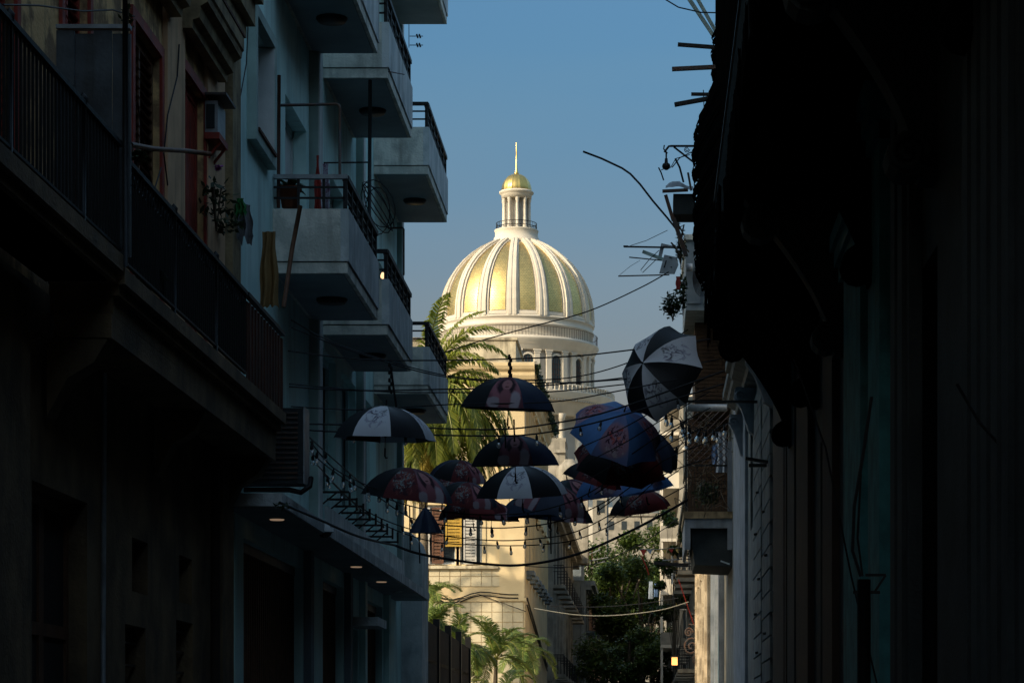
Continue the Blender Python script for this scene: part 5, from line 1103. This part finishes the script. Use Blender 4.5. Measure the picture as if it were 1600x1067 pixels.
for lab, pts, Y, r in (('thick black cable rising from the utility post', [(1345, 900), (1332, 860), (1335, 790), (1350, 700), (1362, 620)], 17.4, .012), ('thin black cable beside the thick one above the utility post', [(1348, 900), (1340, 840), (1345, 740)], 17.5, .008), ('black cable slung across the fluted grey pilaster', [(1495, 600), (1530, 660), (1580, 715), (1604, 740)], 13.2, .008), ('long slack cable crossing the dark wall to the post', [(1240, 560), (1290, 700), (1330, 900), (1370, 1067)], 18.5, .007)):
    b = MB(); b.tube([P(u, v, Y) for u, v in pts], r, 5); tag(b.build('cable', M['wire']), lab, 'cable')
b = MB(); b.tube([(RX - .05, 35.6, 0), (RX - .05, 35.6, 7.4)], .045, 8); tag(b.build('downpipe', M['rbrown']), 'brown downpipe between the dark and the grey townhouse', 'pipe')

# houses further on, right
h3 = plainhouse('low_cream_house', 'low cream house with teal shutters past the caged balcony on the right', RX, 16, 64.1, 100, 10.6, 'oldlit', -1, 2, 4.3, False, sp=4.0, shm='rteal', corn=.35)
for y in (66, 70, 74, 78.2, 82.2, 86.2, 90.2, 94.2, 98):
    b = MB(); b.box(RX - .14, RX - .002, y - .25, y + .25, .14, 9.9); b.build('pilaster', M['oldlit' if y > 76 else 'rwhite'], h3)  # sun and shade painted in: cream where sunlight reaches, bluish grey nearer
    b = MB(); b.box(RX - .08, RX - .002, y + .8, y + 1.0, .14, 4.4); b.box(RX - .08, RX - .002, y + 2.4, y + 2.6, .14, 4.4); b.build('door_jamb', M['rteal'], h3)
h4 = plainhouse('yellow_balcony_house', 'house with yellow boarded balcony before the street trees on the right', RX, 16, 100.1, 129.5, 11.6, 'ruin', -1, 3, 3.9, True, sp=4.5, shm='rbrown', corn=.5)
yb = thing('yellow_balcony', 'yellow and green boarded balcony box with white rail above the street', 'balcony', (1.3, 122, 8)); Y = 122
def fb(root, name, m, u0, u1, v0, v1, Y, d, lab=None):
    a_, c_ = P(u0, v1, Y), P(u1, v0, Y); b = MB(); b.box(a_.x, c_.x, Y, Y + d, a_.z, c_.z); o = b.build(name, M[m], root)
    if lab: o['label'] = lab
    return o
fb(yb, 'floor_box', 'yellow', 1056, 1079, 916, 924, Y, 4); fb(yb, 'upper_board', 'yellow', 1056, 1079, 901, 908, Y, 3.9); fb(yb, 'green_board', 'rteal', 1057, 1078, 908.5, 915.5, Y + .1, 3.7); fb(yb, 'lower_box', 'fin', 1058, 1077, 924.5, 945, Y + .15, 3.5)
fb(yb, 'corner_post', 'yellow', 1056, 1059, 880, 946, Y - .06, .05); fb(yb, 'corner_post', 'white', 1049, 1051.5, 868, 912, Y - .06, .08); fb(yb, 'handrail', 'white', 1049, 1079, 884, 886, Y - .1, .08)
for k in range(8): fb(yb, 'baluster', 'white', 1058 + k * 2.6, 1058.8 + k * 2.6, 886, 900.8, Y, .04)
ap2 = thing('balconied_apartments', 'sunlit pale apartment block with stacked balconies behind the caged balcony', 'building', (1.2, 132, 0)); Y = 132
b = MB(); b.box(1.7, 18, Y, 175, 0, 19.0); b.build('wall', M['ruin'], ap2)
b = MB(); b.box(1.0, 18, Y + .4, 175.5, 19.01, 19.3); b.build('roof_slab', M['stone'], ap2)
for s_ in range(6):
    z = 3.6 + s_ * 2.75
    B = MB(); B.box(.75, 1.698, Y + .5, 150, z, z + .16); B = B.build('balcony', M['stone'], ap2)
    b = MB(); b.box(.75, .83, Y + .5, 150, z + .161, z + .8); b.box(.83, 1.69, Y + .5, Y + .58, z + .161, z + .8); b.build('parapet', M['ruin'] if s_ % 2 else M['stone'], B)
    for k in range(3): b = MB(); b.box(.76, .86, Y + .55 + 5 * k, Y + .7 + 5 * k, z + .81, z + 2.74); b.build('post', M['stone'], B)
    for k in range(4): b = MB(); b.box(1.9 + 1.3 * k, 2.7 + 1.3 * k, Y - .03, Y - .002, z + .5, z + 1.9); b.build('window', M['glass'], ap2); b = MB(); b.box(1.85 + 1.3 * k, 2.75 + 1.3 * k, Y - .08, Y - .002, z + 1.92, z + 2.05); b.build('lintel', M['stone'], ap2)
plainhouse('brown_house', 'brown house at the far right end of the street behind the trees', 1.4, 18, 176, 290, 15, 'ruin', -1, 3, 4, sp=5)
# bits hanging in the street
ln = thing('street_lantern', 'small lit orange lantern glowing deep in the shaded street', 'lantern', P(1054, 1032, 98)); q = P(1054, 1032, 98)
b = MB(); b.box(q.x - .11, q.x + .11, q.y - .11, q.y + .11, q.z - .16, q.z + .14); b.build('lamp_glass', M['glow'], ln)
b = MB(); b.box(q.x - .15, q.x + .15, q.y - .15, q.y + .15, q.z + .141, q.z + .18); b.bar(q + V((0, 0, .18)), (RX, 98, q.z + .3), .03); b.build('cap', M['iron'], ln)
b = MB(); c = P(1080, 1010, 98)
for sc_, o in ((1, (0, 0)), (.7, (.25, -.5)), (.5, (-.1, .55))): b.tube([c + V((o[0] + .34 * sc_ * (1 - t / 26) * math.cos(t * .5), 0, o[1] + .38 * sc_ * (1 - t / 26) * math.sin(t * .5))) for t in range(24)], .035, 5)
b.bar(P(1076, 975, 98), P(1095, 975, 98), .04); tag(b.build('scrolled_ironwork', M['iron2']), 'grey scrolled iron bracket jutting from the sunlit cream house', 'ironwork')
cloth('laundry', 1013, 1021, 908, 935, 150, M['bluegrey'], 'pale blue shirt hung on a far balcony, left of the pair', 'laundry', nx=6, nz=5, amp=.08, taper=.3)
cloth('laundry', 1021.5, 1029, 910, 932, 150.5, M['blue'], 'darker blue garment hung on a far balcony, right of the pair', 'laundry', nx=6, nz=5, amp=.08, taper=.3)
bn = thing('bunting', 'faded pink, blue and yellow pennant bunting strung across the far street', 'bunting', P(1025, 860, 112)); Y = 112
b = MB(); b.tube([P(u, v, Y) for u, v in ((998, 858), (1030, 858), (1065, 855), (1078, 856))], .02, 4); b.build('string', M['wire2'], bn)
for k, (u0, u1, v1, m) in enumerate(((1000, 1010, 870, 'upinkl'), (1010, 1020, 866, 'bluegrey'), (1024, 1033, 864, 'yel'), (1034, 1042, 866, 'yel'), (1044, 1053, 863, 'red'), (1055, 1062, 864, 'yel'))):
    b = MB(); b.prism([P(u0, 858, Y), P(u1, 857.5, Y), P((u0 + u1) / 2 + 1, v1, Y)], (0, .01, 0)); b.build('pennant', M.get(m, M['red']), bn)
b = MB(); b.tube([P(u, v, 105) for u, v in ((1002, 868), (1010, 885), (1014, 898))], .025, 4); b.tube([P(u, v, 100) for u, v in ((1060, 905), (1072, 940), (1084, 975))], .02, 4); tag(b.build('faded_ribbon', M['red']), 'faded red ribbon trailing down from the bunting', 'ribbon')
bars('balcony_awning_pole', 'pole', 'dark heavy pole crossing in front of the yellow balcony', [(1022, 879, 1076, 883)], 110, .14, 'iron')
bars('white_rail', 'rail', 'thin pale rail below the bunting', [(1035, 875, 1068, 873), (1068, 873, 1076, 881)], 112, .05, 'galv')
ra = thing('roof_aerial', 'rooftop television aerial on a brown pole above the grey blue house', 'aerial', P(925, 880, 160)); Y = 160
b = MB(); b.bar(P(925, 905, Y), P(925, 858, Y), .05); b.bar(P(919, 890, Y), P(919, 860, Y), .08); b.build('mast', M['rust'], ra)
b = MB()
for (a0, a1, a2, a3) in ((914, 877, 951, 870), (921, 882, 945, 877), (914, 868, 938, 858), (915, 860, 926, 858)): b.bar(P(a0, a1, Y), P(a2, a3, Y), .05)
b.build('arms', M['galv'], ra)

# ================================================================ umbrellas over the street
SCH = dict(bw=['ublack', 'uwhite'], pk=['ublack', 'ublack', 'upink', 'ublack', 'ublack', 'ublack', 'upink', 'unavy'], bl=['ublue', 'uflower'], rd=['ublack', 'uredprint', 'ured', 'uredprint'], rf=['ured', 'uredprint', 'unavy', 'unavy', 'ublack', 'uredprint', 'upink', 'unavy'],
           nv=['unavy'], dp=['upink', 'unavy', 'upink', 'ublack'])
def umbrella(u, v, Y, wpx, axis, sch, label, spin=0, closed=False, h=.36, group='umbrellas strung over the street'):
    Rr = wpx / 2 * Y / F; t = thing('umbrella', label, 'umbrella', (0, 0, 0), group); n = 8; nr_, ns = 7, 5; hh = h * Rr / .56 * 1.0
    def q(r, a, th=0):
        f = (a * n / (2 * math.pi)) % 1; sc = 1 - .13 * r * math.sin(math.pi * f) ** 1.0 * (r ** 1.5)
        if closed: rad = Rr * (r ** .8); z = -Rr * 1.55 * r ** 1.1; sc = 1 - .3 * math.sin(math.pi * f)
        else: rad = Rr * math.sin(r * 1.25) / math.sin(1.25); z = -hh * (1 - math.cos(r * 1.25)) / (1 - math.cos(1.25)) - .035 * math.sin(math.pi * f) * r * 0
        z += .045 * Rr * math.sin(math.pi * f) * (0 if closed else -1) * math.sin(math.pi * r)
        return V((rad * sc * math.cos(a), rad * sc * math.sin(a), z - th))
    ms = SCH[sch]
    for k in range(n):
        b = MB()
        for th in (0, .004):
            vs = [q(max(i, .02) / nr_, 2 * math.pi * (k + (j / ns) * .9999) / n, th) for i in range(nr_ + 1) for j in range(ns + 1)]
            b.add(vs, [(i * (ns + 1) + j, i * (ns + 1) + j + 1, (i + 1) * (ns + 1) + j + 1, (i + 1) * (ns + 1) + j) for i in range(nr_) for j in range(ns)], True)
        o = b.build('canopy_panel', M[ms[k % len(ms)]], t, local=True); ul = o.data.uv_layers.new(name='UVMap'); w1 = ns + 1
        for lp in o.data.loops:
            vi = lp.vertex_index % ((nr_ + 1) * w1); ul.data[lp.index].uv = (.5 + ((vi % w1) / ns - .5) * (.35 + .65 * (vi // w1) / nr_), (vi // w1) / nr_)
        b = MB(); b.tube([q(i / 6, 2 * math.pi * k / n, .012) for i in range(7)], .004, 4); b.tube([q(.5, 2 * math.pi * k / n, .012), V((0, 0, -hh * .95))], .004, 4); b.build('rib', M['iron2'], t, local=True)
    b = MB(); b.tube([(0, 0, .0), (0, 0, -hh * 1.0 - .10)], .005, 6); b.build('shaft', M['iron2'], t, local=True)
    b = MB(); b.tube([(0, 0, .07), (0, 0, 0)], [.006, .012], 6); b.build('ferrule', M['iron'], t, local=True)
    b = MB(); b.tube([(0, 0, -hh - .10), (0, 0, -hh - .19), (.012, 0, -hh - .215), (.03, 0, -hh - .205)], .010, 6); b.build('handle', M['iron'], t, local=True)
    ax = V(axis).normalized(); Q = V((0, 0, 1)).rotation_difference(ax); Q = Q @ Quaternion((0, 0, 1), R_(spin))
    t.rotation_mode = 'QUATERNION'; t.rotation_quaternion = Q
    cen = P(u, v, Y); t.location = cen + ax * (hh if not closed else Rr * .78)
    return t
UM = [
 (794, 639, 30, 154, (.04, -.09, 1), 'pk', 'black umbrella with pink portrait print, highest of the upright ones', -24),
 (805, 727, 31, 147, (-.02, -.09, 1), 'pk', 'black umbrella with pink portrait print, directly below the highest one', -20),
 (602, 686, 29, 160, (.03, -.05, 1), 'bw', 'black and white umbrella in front of the far left balcony', 12),
 (1036, 584, 30, 158, (-.62, -.74, .22), 'bw', 'large black and white umbrella tipped face on at the right', 6),
 (962, 683, 31, 152, (.28, -.62, .74), 'bl', 'bright blue umbrella with red flower prints, tilted left', 20),
 (968, 728, 32, 152, (.16, -.52, .82), 'rd', 'black and dark red printed umbrella just under the bright blue one', 30),
 (968, 768, 36, 140, (-.16, -.2, 1), 'bl', 'second blue umbrella half hidden under the dark red printed one', 5),
 (1000, 797, 38, 100, (-.14, -.22, 1), 'rd', 'small dark red umbrella, lowest on the right', 15),
 (1010, 708, 36, 112, (.5, -.4, .8), 'nv', 'dark navy umbrella behind the right edge of the bright blue one', 15),
 (636, 778, 32, 148, (.12, -.13, 1), 'rf', 'navy, red and pink printed umbrella low on the left', 20),
 (716, 748, 36, 92, (.16, -.22, 1), 'rf', 'small umbrella with dark red printed crown between the left and middle ones', 35),
 (727, 786, 34, 104, (.15, -.22, 1), 'rf', 'navy umbrella with red rim under the small red topped one', 18),
 (738, 806, 38, 108, (-.12, -.12, 1), 'rd', 'dark red umbrella, lowest in the middle of the street', 0),
 (816, 774, 33, 146, (-.04, -.16, 1), 'bw', 'black and white umbrella in the middle of the lower row', 15),
 (860, 795, 36, 126, (.2, -.24, 1), 'dp', 'dark umbrella with pink prints, right of the middle black and white one', 25),
 (872, 812, 40, 112, (.1, -.12, 1), 'dp', 'dark printed umbrella peeping out below its neighbour over the tree', 10),

 (692, 776, 37, 118, (.1, -.1, 1), 'rf', 'navy and red umbrella wedged behind the low left printed one', 40),
 (892, 782, 38, 104, (-.18, -.2, 1), 'pk', 'black umbrella behind the right end of the middle row', 10),
 (838, 806, 39, 118, (-.05, -.05, 1), 'nv', 'plain navy umbrella under the middle black and white one', 0),
 (925, 752, 35, 96, (.3, -.2, 1), 'rd', 'dark red umbrella peeping left under the bright blue one', 12),
 (1008, 766, 37, 92, (-.2, -.2, 1), 'bl', 'third blue umbrella behind the small dark red one', 33),
 (768, 812, 39, 88, (.05, -.05, 1), 'rf', 'small navy and red umbrella low in the middle, partly covered', 10),
]
for (u, v, Y, w_, ax, s_, lab, sp) in UM: umbrella(u, v, Y, w_, ax, s_, lab, sp)
umbrella(665, 812, 34, 52, (0, -.05, 1), 'nv', 'navy umbrella hanging half closed under the left printed one', 0, True)

# ================================================================ cables and festoon lights
sock = MB(); sock.lathe([(0, 0), (.012, 0), (.014, -.03), (.024, -.04), (.026, -.10), (.022, -.11), (0, -.11)], n=8); sock = sock.mesh('socket', M['wire'])
m, t_, b_ = newmat('bulb_glass'); b_.inputs['Base Color'].default_value = (.75, .78, .8, 1); b_.inputs['Transmission Weight'].default_value = .75; b_.inputs['Roughness'].default_value = .12; b_.inputs['IOR'].default_value = 1.2; M['bulb'] = m
glb = MB(); glb.lathe([(.018, -.10), (.03, -.125), (.038, -.155), (.036, -.18), (.022, -.20), (0, -.206)], n=10); glb = glb.mesh('globe', M['bulb'])
def spline(pts, k=6):
    out = []
    for i in range(len(pts) - 1):
        p0, p1, p2, p3 = pts[max(i - 1, 0)], pts[i], pts[i + 1], pts[min(i + 2, len(pts) - 1)]
        for j in range(k):
            t = j / k; out.append(0.5 * ((2 * p1) + (p2 - p0) * t + (2 * p0 - 5 * p1 + 4 * p2 - p3) * t * t + (3 * p1 - p0 - 3 * p2 + p3) * t ** 3))
    return out + [pts[-1]]
def line(pts, r, label, m='wire', bulbs=0, cat='cable', bs=1.0, name='cable', group=None, off=.5):
    w_ = spline([P(*p) for p in pts])
    if not bulbs:
        b = MB(); b.tube(w_, r, 5); return tag(b.build(name, M[m]), label, cat, group)
    t = thing('festoon_lights', label, 'string lights', w_[0]); b = MB(); b.tube(w_, r, 5); b.build('wire', M['wire'], t)
    for k in range(bulbs):
        f = (k + off + random.uniform(-.32, .32)) / bulbs * (len(w_) - 1); f = min(max(f, 0), len(w_) - 1.01); i = min(int(f), len(w_) - 2); p = w_[i].lerp(w_[i + 1], f - i)
        s = piece('bulb', glb, t, p, scale=(bs * .62, bs * .62, bs * .62 * random.uniform(.9, 1.15)), rot=(random.gauss(0, .14), random.gauss(0, .14), 0)); c = piece('socket', sock, s, (0, 0, 0), world=False)
    return t
line([(618, 852, 34), (660, 866, 34), (750, 880, 34), (820, 882, 34), (900, 866, 34), (980, 832, 34), (1050, 795, 34), (1075, 780, 34)], .018, 'thickest black cable sagging across the whole street below the umbrellas')
line([(437, 785, 27.2), (500, 812, 29), (560, 838, 31), (618, 852, 34)], .016, 'thick black cable running along the edge of the street canopy')
line([(690, 552, 40), (760, 530, 40), (840, 508, 40), (920, 486, 40), (1000, 450, 40), (1045, 425, 40)], .010, 'thin cable rising from the palms across the dome foot to the slotted board')
line([(450, 548, 30), (560, 561, 30), (700, 563, 30), (870, 558, 30), (960, 550, 30), (1110, 530, 30)], .009, 'thin level cable crossing just above the highest upright umbrella')
line([(455, 500, 30), (520, 535, 31), (620, 568, 32), (720, 590, 32), (830, 594, 32), (920, 585, 32), (1010, 555, 32), (1075, 515, 32)], .008, 'thin sagging cable passing behind the face on black and white umbrella')
line([(455, 512, 30.5), (560, 552, 31), (680, 586, 33), (790, 597, 33), (900, 597, 33), (1000, 586, 33), (1130, 560, 33)], .008, 'thin sagging cable just below the previous one')
line([(452, 604, 29), (560, 610, 30), (700, 608, 30), (800, 606, 30), (900, 598, 30), (1010, 590, 30)], .009, 'nearly level cable touching the top of the highest upright umbrella')
line([(452, 600, 29), (600, 612, 30), (760, 613, 30.4), (860, 612, 30.4), (980, 600, 30.4)], .008, 'second level cable close under the first at the top of the umbrella')
line([(455, 635, 29), (560, 640, 29.5), (700, 632, 29.5), (860, 628, 29.5), (960, 612, 29.5), (1060, 592, 29.5)], .008, 'cable crossing over the pink print of the highest umbrella')
line([(452, 662, 29), (560, 664, 29.3), (760, 671, 29.3), (860, 662, 29.3), (960, 640, 29.3), (1130, 580, 29.3)], .010, 'cable passing between the highest umbrella and the one below it')
line([(452, 670, 28.8), (560, 676, 29.2), (760, 681, 29.2), (850, 676, 29.2), (950, 655, 29.2), (1130, 600, 29.2)], .010, 'cable close beneath the last one over the blue umbrella', bulbs=8, bs=1.0)
line([(478, 700, 29), (520, 735, 31), (570, 765, 33), (640, 790, 34), (700, 800, 34), (760, 804, 34), (830, 800, 34), (900, 780, 34), (960, 745, 34), (1020, 700, 34), (1075, 655, 34)], .009, 'long festoon string sagging from the turquoise fin across the middle umbrellas', bulbs=16, bs=1.15)
line([(480, 680, 29), (530, 725, 32), (590, 775, 36), (650, 812, 36), (720, 822, 36), (800, 824, 36), (880, 812, 36), (960, 775, 36), (1060, 700, 36)], .009, 'second festoon string hanging a little lower across the street', bulbs=16, bs=1.1)
line([(490, 720, 33), (560, 790, 38), (640, 826, 38), (740, 842, 38), (830, 842, 38), (920, 822, 38), (1060, 735, 38)], .009, 'third festoon string close to the cream wall ledge', bulbs=12, bs=1.05)
line([(500, 735, 35), (580, 808, 40), (660, 842, 40), (740, 851, 40), (850, 850, 40), (930, 832, 40), (1070, 760, 40)], .009, 'lowest festoon string just above the thickest cable', bulbs=11, bs=1.05)
line([(485, 690, 29), (520, 730, 30), (560, 752, 31), (600, 770, 32), (625, 790, 33)], .008, 'short festoon string bunched beside the dark first floor windows', bulbs=9, bs=1.2, off=.2)
line([(1035, 640, 42), (1060, 655, 44), (1085, 668, 46), (1110, 672, 48), (1140, 660, 50)], .009, 'festoon string with round bulbs over the caged balcony', bulbs=8, bs=1.7)
line([(1030, 690, 44), (1050, 672, 44), (1075, 668, 46), (1100, 676, 48), (1135, 672, 50)], .009, 'second festoon string with round bulbs beside the caged balcony', bulbs=6, bs=1.6)
line([(1025, 720, 40), (1050, 702, 42), (1070, 690, 44), (1080, 672, 44)], .009, 'short festoon string hanging left of the caged balcony', bulbs=5, bs=1.5)
for k in range(6):
    line([(905 + 8 * k, 700 + 24 * k, 30 + k * .3), (975 + 4 * k, 668 + 22 * k, 30 + k * .3), (1040, 630 + 22 * k, 30 + k * .3), (1110, 585 + 26 * k, 30 + k * .3)], .007, ['uppermost', 'second', 'third', 'fourth', 'fifth', 'lowest'][k] + ' of six thin slanting cables fanning over the blue umbrellas')
line([(835, 950, 90), (900, 960, 90), (960, 961, 90), (1030, 953, 90), (1076, 940, 90)], .016, 'pale rope curving across the shaded far street', 'wire2', name='rope', cat='rope')
line([(860, 946, 92), (930, 948, 92), (1000, 943, 92), (1060, 934, 92)], .015, 'thin cable just above the pale rope in the far street')
line([(820, 884, 60), (870, 886, 60), (930, 880, 60), (1000, 850, 60), (1060, 810, 60)], .010, 'thin cable under the thickest one in front of the trees')
for k, (u, v0, v1) in enumerate(((797, 557, 604), (610, 570, 655), (803, 655, 690), (789, 655, 700), (860, 800, 865), (640, 790, 860), (655, 835, 880), (672, 840, 870))):
    b = MB(); Y = 30 if v1 < 710 else 36
    b.tube([P(u, v0, Y), P(u + (1 if k != 1 else 12), v1, Y)], .010 if k > 1 else .014, 5)
    if k < 2:
        for q in range(8): vv = v0 + q * 6; b.lathe([(0, -.028), (.018, -.015), (.014, .01), (.018, .02), (0, .028)], P(u + (1.5 if q % 2 else -1.5), vv, Y), 6)
    tag(b.build('hanging_chain' if k < 2 else 'drop_wire', M['wire']), ['knotted dark chain holding up the highest upright umbrella', 'knotted dark chain below the second lower balcony', 'short drop wire between the two portrait umbrellas', 'second drop wire left of the short one', 'dark strap dangling right of the middle umbrellas', 'dark strap dangling over the left garden wall', 'short dark strap in front of the coconut trunk', 'short dark strap right of the coconut trunk'][k], 'chain' if k < 2 else 'wire')
